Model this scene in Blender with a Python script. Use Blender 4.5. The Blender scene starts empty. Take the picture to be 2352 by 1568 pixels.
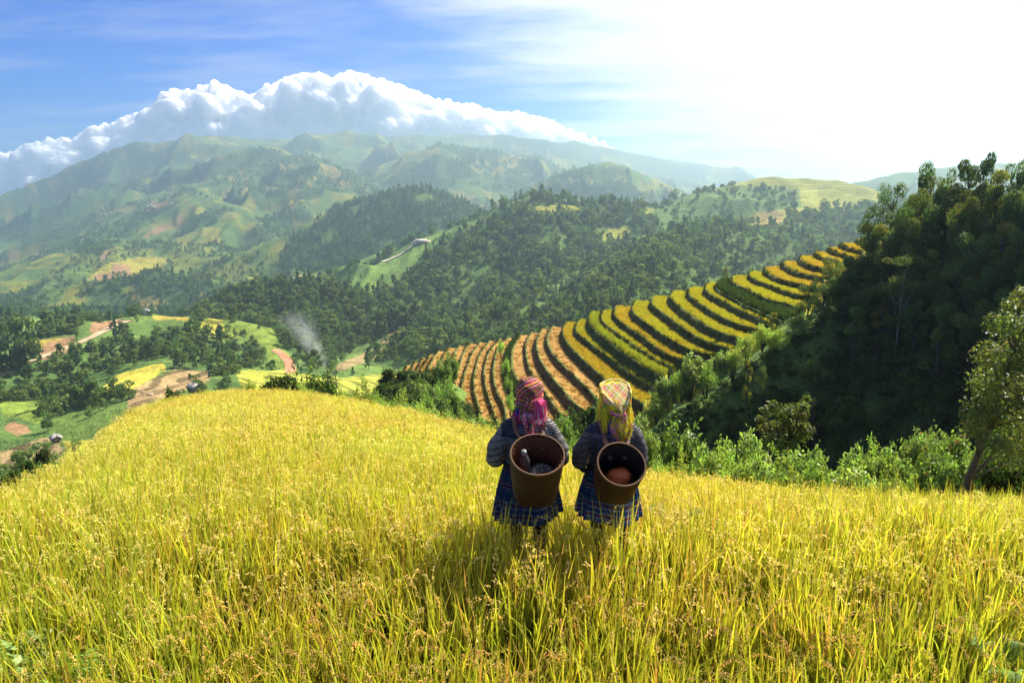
import bpy, bmesh, math, random, time
import numpy as np
from mathutils import Vector, Matrix
T0 = time.time()
random.seed(7)
RNG = np.random.default_rng(11)
SC = bpy.context.scene
COL = SC.collection
R = math.radians

# ------------------------------------------------------------------ camera
PITCH = R(12.0)
CP, SP = math.cos(PITCH), math.sin(PITCH)
FPX = 1568.0                      # focal length in reference pixels (2352 wide)
cam_d = bpy.data.cameras.new('camera')
cam_d.lens = 24.0
cam_d.sensor_width = 36.0
cam_d.clip_start = 0.05
cam_d.clip_end = 60000.0
cam = bpy.data.objects.new('camera', cam_d)
cam.rotation_euler = (math.pi / 2 - PITCH, 0, 0)
COL.objects.link(cam)
SC.camera = cam


def P(px, py, D):
    """point of the place seen at a reference pixel, D metres ahead"""
    u = (px - 1176.0) / FPX
    v = (784.0 - py) / FPX
    k = CP + v * SP
    return (u / k * D, D, D * (v * CP - SP) / k)


def Pz(px, py, z):
    u = (px - 1176.0) / FPX
    v = (784.0 - py) / FPX
    k = (v * CP - SP)
    D = z * (CP + v * SP) / k
    return P(px, py, D)


def pix(X, Y, Z):
    """plan position -> reference pixel"""
    dep = Y * CP - Z * SP
    up = Y * SP + Z * CP
    dep = np.where(np.abs(dep) < 1e-3, 1e-3, dep)
    return 1176.0 + FPX * X / dep, 784.0 - FPX * up / dep


# ------------------------------------------------------------------ noise
def _hash(ix, iy, seed):
    h = (ix * 374761393 + iy * 668265263 + seed * 974634777) & 0xffffffff
    h = ((h ^ (h >> 13)) * 1274126177) & 0xffffffff
    h = ((h ^ (h >> 15)) * 2246822519) & 0xffffffff
    return ((h ^ (h >> 16)) & 0xffffff) / float(0xffffff)


def vnoise(x, y, seed=0):
    x = np.asarray(x, float); y = np.asarray(y, float)
    fx = np.floor(x); fy = np.floor(y)
    ix = fx.astype(np.int64); iy = fy.astype(np.int64)
    tx = x - fx; ty = y - fy
    tx = tx * tx * tx * (tx * (tx * 6 - 15) + 10)
    ty = ty * ty * ty * (ty * (ty * 6 - 15) + 10)
    a = _hash(ix, iy, seed); b = _hash(ix + 1, iy, seed)
    c = _hash(ix, iy + 1, seed); d = _hash(ix + 1, iy + 1, seed)
    return (a + (b - a) * tx) * (1 - ty) + (c + (d - c) * tx) * ty


def fbm(x, y, octv=4, seed=0, gain=0.5):
    s = 0; a = 1; t = 0
    for o in range(octv):
        s = s + a * vnoise(x * 2 ** o + 17.3 * o, y * 2 ** o - 9.1 * o, seed + o * 31)
        t += a; a *= gain
    return s / t


def ridged(x, y, octv=4, seed=0):
    s = 0; a = 1; t = 0
    for o in range(octv):
        n = 1 - np.abs(2 * vnoise(x * 2 ** o + 5.7 * o, y * 2 ** o + 3.3 * o, seed + o * 17) - 1)
        s = s + a * n * n
        t += a; a *= 0.5
    return s / t


def smooth(a, b, x):
    t = np.clip((x - a) / (b - a), 0, 1)
    return t * t * (3 - 2 * t)


# ------------------------------------------------------------------ object helpers
def tag(o, label=None, cat=None, group=None, kind=None):
    if label: o['label'] = label
    if cat: o['category'] = cat
    if group: o['group'] = group
    if kind: o['kind'] = kind
    return o


def empty(name, loc=(0, 0, 0), rz=0.0):
    o = bpy.data.objects.new(name, None)
    o.empty_display_size = 0.1
    o.location = loc
    o.rotation_euler = (0, 0, rz)
    COL.objects.link(o)
    return o


def mesh_np(name, V, F, mat=None, col=None, smooth_=False, mats=None, midx=None, attrs=None):
    """mesh from arrays; F is an (n,4)/(n,3) array or list of such arrays"""
    me = bpy.data.meshes.new(name)
    V = np.asarray(V, np.float32)
    Fs = F if isinstance(F, list) else [F]
    Fs = [np.asarray(f, np.int32) for f in Fs if len(f)]
    me.vertices.add(len(V))
    me.vertices.foreach_set('co', V.ravel())
    loops = np.concatenate([f.ravel() for f in Fs])
    tot = np.concatenate([np.full(len(f), f.shape[1], np.int32) for f in Fs])
    start = np.concatenate([[0], np.cumsum(tot)[:-1]]).astype(np.int32)
    me.loops.add(len(loops))
    me.loops.foreach_set('vertex_index', loops)
    me.polygons.add(len(tot))
    me.polygons.foreach_set('loop_start', start)
    me.polygons.foreach_set('loop_total', tot)
    if midx is not None:
        me.polygons.foreach_set('material_index', np.asarray(midx, np.int32))
    if smooth_:
        me.polygons.foreach_set('use_smooth', np.ones(len(tot), bool))
    me.update(calc_edges=True)
    me.validate()
    if mats:
        for m in mats: me.materials.append(m)
    elif mat:
        me.materials.append(mat)
    if col is not None:
        col = np.asarray(col, np.float32)
        if col.shape[1] == 3:
            col = np.concatenate([col, np.ones((len(col), 1), np.float32)], 1)
        a = me.color_attributes.new('Col', 'FLOAT_COLOR', 'POINT')
        a.data.foreach_set('color', col.ravel())
    for k, v in (attrs or {}).items():
        a = me.attributes.new(k, 'FLOAT', 'POINT')
        a.data.foreach_set('value', np.asarray(v, np.float32).ravel())
    return me


def add(name, me, parent=None):
    o = bpy.data.objects.new(name, me)
    COL.objects.link(o)
    if parent: o.parent = parent
    return o


def grid_faces(n, m, wrap=False):
    """quads of an n x m vertex grid (index i*m+j)"""
    i = np.arange(n - 1)[:, None]
    j = np.arange(m if wrap else m - 1)[None, :]
    j2 = (j + 1) % m
    a = i * m + j; b = i * m + j2; c = (i + 1) * m + j2; d = (i + 1) * m + j
    return np.stack([a, b, c, d], -1).reshape(-1, 4)


class MB:
    """collects vertices, faces and colours of one mesh"""
    def __init__(s):
        s.V = []; s.Q = []; s.T = []; s.C = []; s.n = 0

    def put(s, V, Q=None, T=None, c=(.5, .5, .5)):
        V = np.asarray(V, float)
        s.V.append(V)
        c = np.asarray(c, float)
        if c.ndim == 1: c = np.tile(c, (len(V), 1))
        s.C.append(c)
        if Q is not None and len(Q): s.Q.append(np.asarray(Q) + s.n)
        if T is not None and len(T): s.T.append(np.asarray(T) + s.n)
        s.n += len(V)

    def grid(s, G, c=(.5, .5, .5), wrap=False):
        n, m = G.shape[:2]
        if isinstance(c, np.ndarray) and c.ndim == 3: c = c.reshape(-1, 3)
        s.put(G.reshape(-1, 3), grid_faces(n, m, wrap), None, c)

    def tube(s, pts, rad, seg=6, c=(.5, .5, .5), cap=True):
        pts = np.asarray(pts, float); n = len(pts)
        rad = np.broadcast_to(np.asarray(rad, float), (n,))
        tan = np.gradient(pts, axis=0)
        tan /= np.linalg.norm(tan, axis=1)[:, None] + 1e-9
        ref = np.array([0.0, 0.0, 1.0])
        if abs(tan[:, 2]).mean() > 0.8: ref = np.array([1.0, 0.0, 0.0])
        a = np.cross(tan, ref); a /= np.linalg.norm(a, axis=1)[:, None] + 1e-9
        b = np.cross(tan, a)
        th = np.linspace(0, 2 * np.pi, seg, endpoint=False)
        G = pts[:, None] + rad[:, None, None] * (np.cos(th)[None, :, None] * a[:, None] + np.sin(th)[None, :, None] * b[:, None])
        base = s.n
        s.grid(G, c, wrap=True)
        if cap:
            k = np.arange(1, seg - 1)
            t1 = np.stack([np.zeros_like(k), k + 1, k], -1)
            t2 = t1[:, ::-1] + (n - 1) * seg
            s.T.append(np.concatenate([t1, t2]) + base)

    def box(s, c0, size, c=(.5, .5, .5), rz=0.0, taper=1.0):
        x, y, z = np.array(size) / 2.0
        V = np.array([[-x, -y, -z], [x, -y, -z], [x, y, -z], [-x, y, -z],
                      [-x * taper, -y * taper, z], [x * taper, -y * taper, z], [x * taper, y * taper, z], [-x * taper, y * taper, z]])
        ca, sa = math.cos(rz), math.sin(rz)
        V = V @ np.array([[ca, sa, 0], [-sa, ca, 0], [0, 0, 1]]) + np.array(c0)
        s.put(V, [[0, 3, 2, 1], [4, 5, 6, 7], [0, 1, 5, 4], [1, 2, 6, 5], [2, 3, 7, 6], [3, 0, 4, 7]], None, c)

    def mesh(s, name, mat, smooth_=False):
        F = []
        if s.Q: F.append(np.concatenate(s.Q))
        if s.T: F.append(np.concatenate(s.T))
        return mesh_np(name, np.concatenate(s.V), F, mat, np.concatenate(s.C), smooth_)

    def build(s, name, mat, parent=None, smooth_=False):
        return add(name, s.mesh(name, mat, smooth_), parent)


# ------------------------------------------------------------------ node helpers
class NT:
    def __init__(s, tree):
        s.t = tree; s.n = tree.nodes; s.l = tree.links

    def new(s, typ, **kw):
        nd = s.n.new(typ)
        for k, v in kw.items():
            if k.startswith('i_'):
                key = k[2:]
                key = int(key) if key.isdigit() else key
                s.set(nd.inputs[key], v)
            else:
                setattr(nd, k, v)
        return nd

    def set(s, sock, v):
        if isinstance(v, bpy.types.NodeSocket): s.l.new(v, sock)
        elif isinstance(v, bpy.types.Node): s.l.new(v.outputs[0], sock)
        else: sock.default_value = v

    def math(s, op, a, b=0.0, c=None, clamp=False):
        nd = s.n.new('ShaderNodeMath'); nd.operation = op; nd.use_clamp = clamp
        s.set(nd.inputs[0], a); s.set(nd.inputs[1], b)
        if c is not None: s.set(nd.inputs[2], c)
        return nd.outputs[0]

    def mix(s, f, a, b, blend='MIX'):
        nd = s.n.new('ShaderNodeMix'); nd.data_type = 'RGBA'; nd.blend_type = blend
        s.set(nd.inputs[0], f); s.set(nd.inputs[6], a); s.set(nd.inputs[7], b)
        return nd.outputs[2]

    def ramp(s, f, stops, interp='LINEAR'):
        nd = s.n.new('ShaderNodeValToRGB')
        cr = nd.color_ramp; cr.interpolation = interp
        while len(cr.elements) < len(stops): cr.elements.new(0.5)
        for e, (p, c) in zip(cr.elements, stops):
            e.position = p
            e.color = (c, c, c, 1) if isinstance(c, (int, float)) else (*c, 1)
        s.set(nd.inputs[0], f)
        return nd.outputs[0]

    def noise(s, vec, scale, detail=3.0, rough=0.55, out=0):
        nd = s.n.new('ShaderNodeTexNoise')
        if vec is not None: s.set(nd.inputs['Vector'], vec)
        nd.inputs['Scale'].default_value = scale
        nd.inputs['Detail'].default_value = detail
        nd.inputs['Roughness'].default_value = rough
        return nd.outputs[out]


def new_mat(name):
    m = bpy.data.materials.new(name)
    m.use_nodes = True
    m.node_tree.nodes.clear()
    nt = NT(m.node_tree)
    out = nt.new('ShaderNodeOutputMaterial')
    return m, nt, out


def vc_mat(name, rough=0.8, spec=0.2, trans=0.0, noise=0.0, nscale=8.0, bump=0.0, bscale=30.0, rand=0.0, metal=0.0, sheen=0.0, tint=None):
    """surface coloured by its own vertex colours, with optional fine noise, bump, leaf translucency and per-copy variation"""
    m, nt, out = new_mat(name)
    at = nt.new('ShaderNodeAttribute', attribute_name='Col')
    c = at.outputs['Color']
    tc = nt.new('ShaderNodeTexCoord').outputs['Object']
    if noise > 0:
        n = nt.noise(tc, nscale, 4)
        f = nt.math('MULTIPLY_ADD', n, 2 * noise, 1 - noise)
        c = nt.mix(1.0, c, nt.new('ShaderNodeCombineColor', i_0=f, i_1=f, i_2=f).outputs[0], 'MULTIPLY')
    if rand > 0:
        oi = nt.new('ShaderNodeObjectInfo')
        hs = nt.new('ShaderNodeHueSaturation')
        nt.set(hs.inputs['Hue'], nt.math('MULTIPLY_ADD', oi.outputs['Random'], rand * 0.06, 0.5 - rand * 0.02))
        r2 = nt.math('FRACT', nt.math('MULTIPLY', oi.outputs['Random'], 17.13))
        pn = nt.noise(nt.new('ShaderNodeNewGeometry').outputs['Position'], .02, 3)
        nt.set(hs.inputs['Value'], nt.math('MULTIPLY', nt.math('MULTIPLY_ADD', r2, rand, 1 - rand * 0.5), nt.math('MULTIPLY_ADD', pn, 1.1, .45)))
        nt.set(hs.inputs['Color'], c)
        c = hs.outputs[0]
    b = nt.new('ShaderNodeBsdfPrincipled')
    nt.set(b.inputs['Base Color'], c)
    b.inputs['Roughness'].default_value = rough
    b.inputs['Specular IOR Level'].default_value = spec
    b.inputs['Metallic'].default_value = metal
    if sheen: b.inputs['Sheen Weight'].default_value = sheen
    if bump > 0:
        bn = nt.new('ShaderNodeBump', i_Strength=bump, i_Distance=0.02)
        nt.set(bn.inputs['Height'], nt.noise(tc, bscale, 5, 0.65))
        nt.set(b.inputs['Normal'], bn.outputs[0])
    sh = b.outputs[0]
    if trans > 0:
        tr = nt.new('ShaderNodeBsdfTranslucent')
        tcol = nt.mix(1.0, c, tint or (1.05, 1.15, 0.5, 1), 'MULTIPLY')
        nt.set(tr.inputs[0], tcol)
        sh = nt.new('ShaderNodeMixShader', i_0=trans, i_1=sh, i_2=tr.outputs[0]).outputs[0]
    nt.set(out.inputs[0], sh)
    return m
# ------------------------------------------------------------------ the land
# each ridge: list of (px, py, metres ahead), slope of the right-hand side of travel (front), slope of the other side (back),
# crest radius, concavity length, relief (wavelength, amount)
RIDGES = []


def ridge(pts, front=.5, back=.5, r=10., L=1e9, wl=200., na=.35, rel=0.0):
    pts = [(x, y, D if D < 1600 else 1600 * (D / 1600) ** .62) for x, y, D in pts]
    far = np.mean([q[2] for q in pts]) > 1750
    RIDGES.append(dict(p=[P(*q) for q in pts], f=front, b=back, r=r, L=L, wl=wl * (.62 if far else 1), na=na * (1.5 if far else 1)))


# far range under the clouds
ridge([(-700, 640, 6500), (-200, 540, 6500), (0, 492, 6500), (31, 473, 6500), (100, 440, 6600), (172, 421, 6700), (250, 405, 6800), (365, 371, 7000), (440, 345, 7000),
       (510, 321, 7000), (568, 330, 7200), (640, 322, 7400), (698, 316, 7600), (812, 311, 7800), (963, 312, 8000), (1088, 312, 8300), (1225, 325, 8600),
       (1390, 340, 8800), (1474, 356, 9000), (1565, 373, 9000), (1638, 392, 9000), (1700, 414, 9000), (1900, 440, 9500), (2300, 452, 9500), (2900, 455, 9500)], .38, .5, 60, wl=1500, na=.5)
ridge([(60, 490, 5200), (170, 455, 5300), (300, 420, 5400), (420, 380, 5600), (510, 350, 5800), (600, 345, 5900)], .4, .4, 40, wl=700, na=.5)
ridge([(700, 345, 6000), (860, 340, 6000), (1010, 345, 6300), (1160, 352, 6500), (1330, 372, 6500), (1450, 393, 6500), (1620, 420, 6500)], .4, .4, 40, wl=900, na=.5)
# middle mountain left and its spurs
ridge([(-500, 700, 4200), (-100, 610, 4200), (60, 545, 4200), (156, 486, 4300), (234, 447, 4300), (312, 416, 4300), (417, 398, 4300), (500, 384, 4300), (560, 362, 4200), (620, 341, 4100),
       (672, 361, 4000), (703, 359, 3700), (745, 372, 3300), (812, 412, 2900), (854, 445, 2650), (885, 478, 2400), (840, 520, 2150)], .42, .5, 20, wl=420, na=.6)
ridge([(620, 341, 4100), (560, 392, 3500), (480, 430, 3000), (437, 442, 2700), (470, 458, 2500), (521, 471, 2350), (562, 483, 2200), (600, 515, 2050), (656, 566, 1850)], .45, .45, 15, wl=260, na=.55)
ridge([(437, 442, 2700), (400, 480, 2450), (350, 520, 2200), (320, 560, 2000)], .4, .4, 15, wl=220, na=.5)
ridge([(500, 384, 4300), (380, 440, 3600), (260, 490, 3100), (180, 540, 2700), (100, 590, 2400)], .4, .4, 15, wl=300, na=.6)
ridge([(703, 359, 3700), (660, 400, 3300), (640, 440, 2900), (680, 480, 2600), (720, 530, 2300)], .45, .45, 15, wl=260, na=.55)
ridge([(234, 447, 4300), (120, 520, 3500), (40, 580, 3000), (-80, 640, 2600)], .4, .4, 15, wl=300, na=.55)
# hazy mountain in the middle
ridge([(790, 420, 4600), (860, 395, 4500), (920, 362, 4400), (1010, 329, 4300), (1057, 336, 4300), (1130, 347, 4300), (1225, 362, 4300), (1302, 391, 4300), (1420, 430, 4300), (1560, 470, 4300)], .45, .5, 25, wl=420, na=.6)
ridge([(1010, 329, 4300), (1040, 380, 3700), (1075, 430, 3200), (1110, 480, 2700), (1120, 520, 2300)], .45, .45, 20, wl=300, na=.5)
ridge([(1130, 347, 4300), (1190, 400, 3800), (1230, 440, 3400)], .45, .45, 20, wl=300, na=.5)
# hazy peak
ridge([(1090, 560, 2500), (1164, 489, 2500), (1237, 433, 2600), (1310, 393, 2600), (1335, 382, 2600), (1397, 370, 2600), (1426, 377, 2600), (1492, 406, 2600), (1579, 447, 2600), (1680, 500, 2600)], .5, .5, 15, wl=220, na=.45)
# right behind everything
ridge([(1850, 460, 2200), (1980, 418, 2200), (2040, 406, 2200), (2090, 398, 2200), (2250, 380, 2200), (2600, 360, 2200)], .4, .4, 30, wl=300, na=.3)
# wooded conical hill and the road at its foot
ridge([(560, 700, 1300), (606, 645, 1330), (640, 590, 1360), (677, 549, 1400), (745, 506, 1430), (812, 466, 1460), (885, 446, 1480), (974, 434, 1480), (1026, 455, 1480), (1094, 492, 1480), (1135, 530, 1480), (1180, 570, 1480)], .55, .5, 12, L=500, wl=170, na=.3)
ridge([(974, 434, 1480), (965, 480, 1400), (955, 540, 1290), (968, 600, 1160)], .55, .75, 12, wl=120, na=.3)
ridge([(720, 700, 950), (780, 680, 1010), (838, 660, 1060), (856, 645, 1090), (890, 632, 1120), (940, 620, 1180), (990, 610, 1240), (1060, 596, 1330)], .3, .3, 6, wl=100, na=.15)
# rolling hills with yellow fields
ridge([(-300, 760, 1500), (-60, 690, 1500), (78, 622, 1560), (182, 571, 1620), (250, 560, 1650), (323, 562, 1650), (417, 567, 1640), (469, 568, 1620), (521, 590, 1540), (552, 607, 1480), (604, 633, 1380)], .42, .4, 20, L=700, wl=200, na=.5)
ridge([(250, 560, 1650), (262, 600, 1420), (280, 640, 1240)], .3, .3, 15, wl=120, na=.3)
ridge([(20, 740, 1000), (90, 722, 1050), (140, 700, 1100), (197, 656, 1150), (246, 640, 1180), (316, 626, 1200), (387, 624, 1200), (440, 634, 1180), (492, 650, 1150), (512, 690, 1100), (530, 720, 1000)], .45, .3, 15, L=500, wl=110, na=.3)
# dark wooded hill
ridge([(490, 735, 560), (520, 690, 600), (551, 671, 620), (607, 661, 640), (654, 658, 650), (720, 655, 650), (754, 671, 640), (789, 686, 630), (848, 703, 610), (895, 719, 600), (914, 731, 590), (957, 757, 570), (990, 800, 540)], .5, .5, 12, L=260, wl=70, na=.25)
ridge([(654, 658, 650), (700, 740, 570), (760, 830, 505)], .42, .3, 12, wl=60, na=.2)
# shaded wooded ridge right of the valley
ridge([(800, 740, 640), (845, 694, 690), (895, 657, 740), (942, 634, 780), (989, 612, 830), (1036, 578, 870), (1070, 553, 880), (1164, 496, 900), (1182, 481, 900), (1215, 460, 900), (1244, 449, 900), (1291, 457, 900),
       (1342, 470, 900), (1390, 468, 910), (1477, 474, 930), (1521, 479, 950), (1565, 459, 970), (1601, 441, 990), (1674, 425, 1010), (1762, 411, 1030), (1805, 408, 1030), (1878, 413, 1020), (1918, 415, 1010), (1966, 426, 990),
       (2021, 448, 960), (2100, 480, 930), (2300, 520, 900)], .42, .45, 12, L=520, wl=110, na=.35)
ridge([(1540, 470, 950), (1492, 537, 830), (1440, 565, 760), (1382, 592, 700), (1330, 620, 640), (1273, 650, 580), (1200, 702, 510), (1120, 750, 460)], .45, .5, 7, wl=70, na=.3)
ridge([(1850, 440, 960), (1820, 497, 800), (1747, 512, 740), (1692, 515, 700), (1612, 523, 650), (1576, 545, 600), (1528, 585, 530), (1481, 629, 460), (1455, 658, 420), (1420, 700, 380)], .5, .42, 7, wl=70, na=.25)
ridge([(1820, 497, 800), (1850, 540, 690), (1870, 590, 590), (1900, 640, 500)], .4, .5, 7, wl=60, na=.25)
ridge([(2021, 448, 960), (1990, 500, 800), (1950, 560, 680)], .4, .4, 7, wl=60, na=.25)
# lower slope of the shaded ridge, valley terraces
ridge([(957, 700, 650), (1000, 740, 560), (1030, 770, 480), (1090, 790, 420)], .35, .35, 8, wl=60, na=.2)
ridge([(770, 838, 485), (830, 815, 500), (885, 790, 520), (935, 757, 560), (960, 752, 570)], .22, .3, 8, wl=60, na=.1)
# left valley: ridge with the dirt road, fields and woods below
ridge([(-400, 800, 400), (-120, 770, 400), (0, 775, 410), (53, 783, 420), (123, 764, 440), (197, 744, 465), (225, 750, 475), (278, 742, 490), (310, 728, 500), (334, 724, 500), (418, 727, 500), (453, 729, 500), (520, 735, 490), (600, 775, 470), (660, 830, 430)], .34, .4, 8, L=300, wl=60, na=.2)
ridge([(-200, 930, 310), (0, 863, 350), (70, 831, 372), (141, 804, 400), (211, 774, 430), (253, 755, 450), (299, 738, 480)], .5, .1, 5, L=120, wl=50, na=.2)
ridge([(453, 729, 500), (440, 770, 450), (400, 800, 410), (340, 830, 375)], .35, .35, 8, wl=50, na=.2)
ridge([(260, 905, 300), (310, 868, 325), (375, 840, 350)], .3, .3, 10, wl=50, na=.1)
ridge([(-300, 1010, 245), (0, 940, 275), (80, 950, 270), (140, 960, 265), (230, 950, 262)], .3, .3, 10, L=80, wl=40, na=.15)
ridge([(500, 900, 330), (600, 880, 370), (700, 860, 410), (800, 855, 430), (900, 850, 440)], .1, .25, 10, wl=40, na=.1)
# straw strip and brown terraces just beyond the rice crest
ridge([(120, 1130, 165), (180, 1070, 185), (215, 1036, 195), (270, 980, 212), (334, 925, 232), (400, 895, 250), (480, 865, 275), (560, 880, 270)], .7, .28, 3, L=70, wl=40, na=.05)
ridge([(-300, 1060, 215), (0, 1005, 222), (100, 1012, 220), (210, 1020, 210)], .3, .3, 6, wl=40, na=.05)
# gully and slope on the near right
JR = [(1360, 1130, 44), (1440, 1085, 50), (1500, 1025, 51), (1600, 925, 52), (1680, 880, 53), (1750, 836, 53), (1850, 755, 54), (1960, 660, 54), (2100, 600, 53), (2250, 570, 50), (2352, 560, 47), (2600, 520, 42), (2900, 480, 38)]
ridge(JR, 1.2, .95, 1.2, wl=14, na=.12)
# slope with dark scrub left of the terraces
ridge([(855, 1000, 48), (870, 945, 56), (915, 900, 68), (975, 872, 82)], .8, .5, 3, wl=20, na=.15)


def height(X, Y, detail=True):
    X = np.asarray(X, float); Y = np.asarray(Y, float)
    rr = np.hypot(X, Y)
    h = -20 - rr * .33 + 0 * X
    h = np.maximum(h, -205 - rr * .015 - np.clip((rr - 1150) / 500, 0, 1) * 190)
    if detail:     # broken country of the wide valley
        h = h + np.clip((rr - 700) / 900, 0, 1) * (ridged(X / 800, Y / 800, 4, 71) - .62) * 150 + np.clip((rr - 700) / 500, 0, 1) * (ridged(X / 330, Y / 330, 3, 72) - .6) * 60
    w1 = {}
    for rd in RIDGES:
        p = np.array(rd['p'])
        best = np.full(X.shape, -1e9)
        mind = np.full(X.shape, 1e9)
        for k in range(len(p) - 1):
            a = p[k]; b = p[k + 1]
            ex, ey = b[0] - a[0], b[1] - a[1]
            ll = ex * ex + ey * ey
            if ll < 1e-6: continue
            t = np.clip(((X - a[0]) * ex + (Y - a[1]) * ey) / ll, 0, 1)
            dx = X - (a[0] + t * ex); dy = Y - (a[1] + t * ey)
            d = np.sqrt(dx * dx + dy * dy)
            side = ex * (Y - a[1]) - ey * (X - a[0])      # >0: left of travel
            # blend of the two side slopes
            sb = .5 + .5 * np.clip(side / (math.sqrt(ll) * (d + 1e-6) + 1e-6), -1, 1)
            s = rd['f'] + (rd['b'] - rd['f']) * sb
            dd = np.sqrt(d * d + rd['r'] ** 2) - rd['r']
            if rd['L'] < 1e8: dd = .62 * dd + .38 * rd['L'] * (1 - np.exp(-dd / rd['L']))
            dep = s * dd
            z = a[2] + (b[2] - a[2]) * t - dep
            m = z > best
            best = np.where(m, z, best); mind = np.minimum(mind, d)
        if detail and rd['na'] > 0:
            wl = rd['wl']; bdep = mind * .5 * (rd['f'] + rd['b'])
            if wl not in w1:
                w1[wl] = (ridged(X / wl, Y / wl, 3, int(wl)) - .45)
            win = np.clip(1.7 - bdep / (wl * .6), 0, 1)
            best = best + win * (np.minimum(bdep, wl * .4) * rd['na'] * 1.6 * w1[wl] + w1[wl] * wl * .045)
        k = 1.0 + .006 * rr
        q = np.clip(k - np.abs(h - best), 0, None) / k
        h = np.maximum(h, best) + q * q * k * .25
    if detail:
        h = h + (fbm(X / 37., Y / 37., 3, 5) - .5) * np.clip(rr * .010, 0, 6)
    return h
# ------------------------------------------------------------------ near spur with the rice field
EDGE = np.array([(-420, 1330, 4.2), (-200, 1230, 5.2), (0, 1128, 7.0), (110, 1075, 10.0), (225, 1008, 14.0), (300, 944, 18.5), (380, 915, 22.5), (440, 903, 24.5), (520, 893, 25.5), (620, 893, 25.5),
                 (700, 899, 25), (790, 910, 23.5), (870, 926, 21.5), (1000, 952, 18.5), (1130, 985, 15.5), (1215, 1010, 13.8), (1330, 1045, 12), (1480, 1082, 10.6),
                 (1600, 1098, 10), (1750, 1112, 9.5), (1900, 1128, 9.1), (2100, 1145, 8.8), (2352, 1165, 8.4), (2700, 1185, 8.0), (3200, 1200, 8.0)])
_e = np.array([P(*q) for q in EDGE])
EU = _e[:, 0] / _e[:, 1]
ED = _e[:, 1]
EZ = _e[:, 2]
RICE_H = 0.50


def field_edge(u):
    return np.interp(u, EU, ED), np.interp(u, EU, EZ)


def field_top(X, Y):
    Y = np.maximum(Y, 0.05)
    de, ze = field_edge(X / Y)
    a = -2.45 + 0.095 * Y
    b = -2.05 + (ze + 2.05) * (Y - 4.2) / np.maximum(de - 4.2, .5)
    t = smooth(3.0, 5.4, Y)
    z = a * (1 - t) + b * t
    over = np.maximum(Y - de, 0)
    return np.where(Y > de, ze, z) - .8 * over + .12 * np.minimum(over, 1.0)


def field_ground(X, Y):
    de, ze = field_edge(X / np.maximum(Y, .05))
    return field_top(X, Y) - RICE_H + (vnoise(X * 1.7, Y * 1.7, 3) - .5) * .06 + (fbm(X / 2.5, Y / 2.5, 3, 9) - .5) * np.clip((Y - de) * .15, 0, 1.2)


def ground(X, Y):
    return np.maximum(field_ground(X, Y), height(X, Y))


# ------------------------------------------------------------------ terraces of the middle spur (outlines of every step, crest first)
def A(pts): return [(1347.5 + x * .2604, 539 + y * .2604) for x, y in pts]
def B(pts): return [(918.75 + x * .2604, 735 + y * .2604) for x, y in pts]


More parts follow.
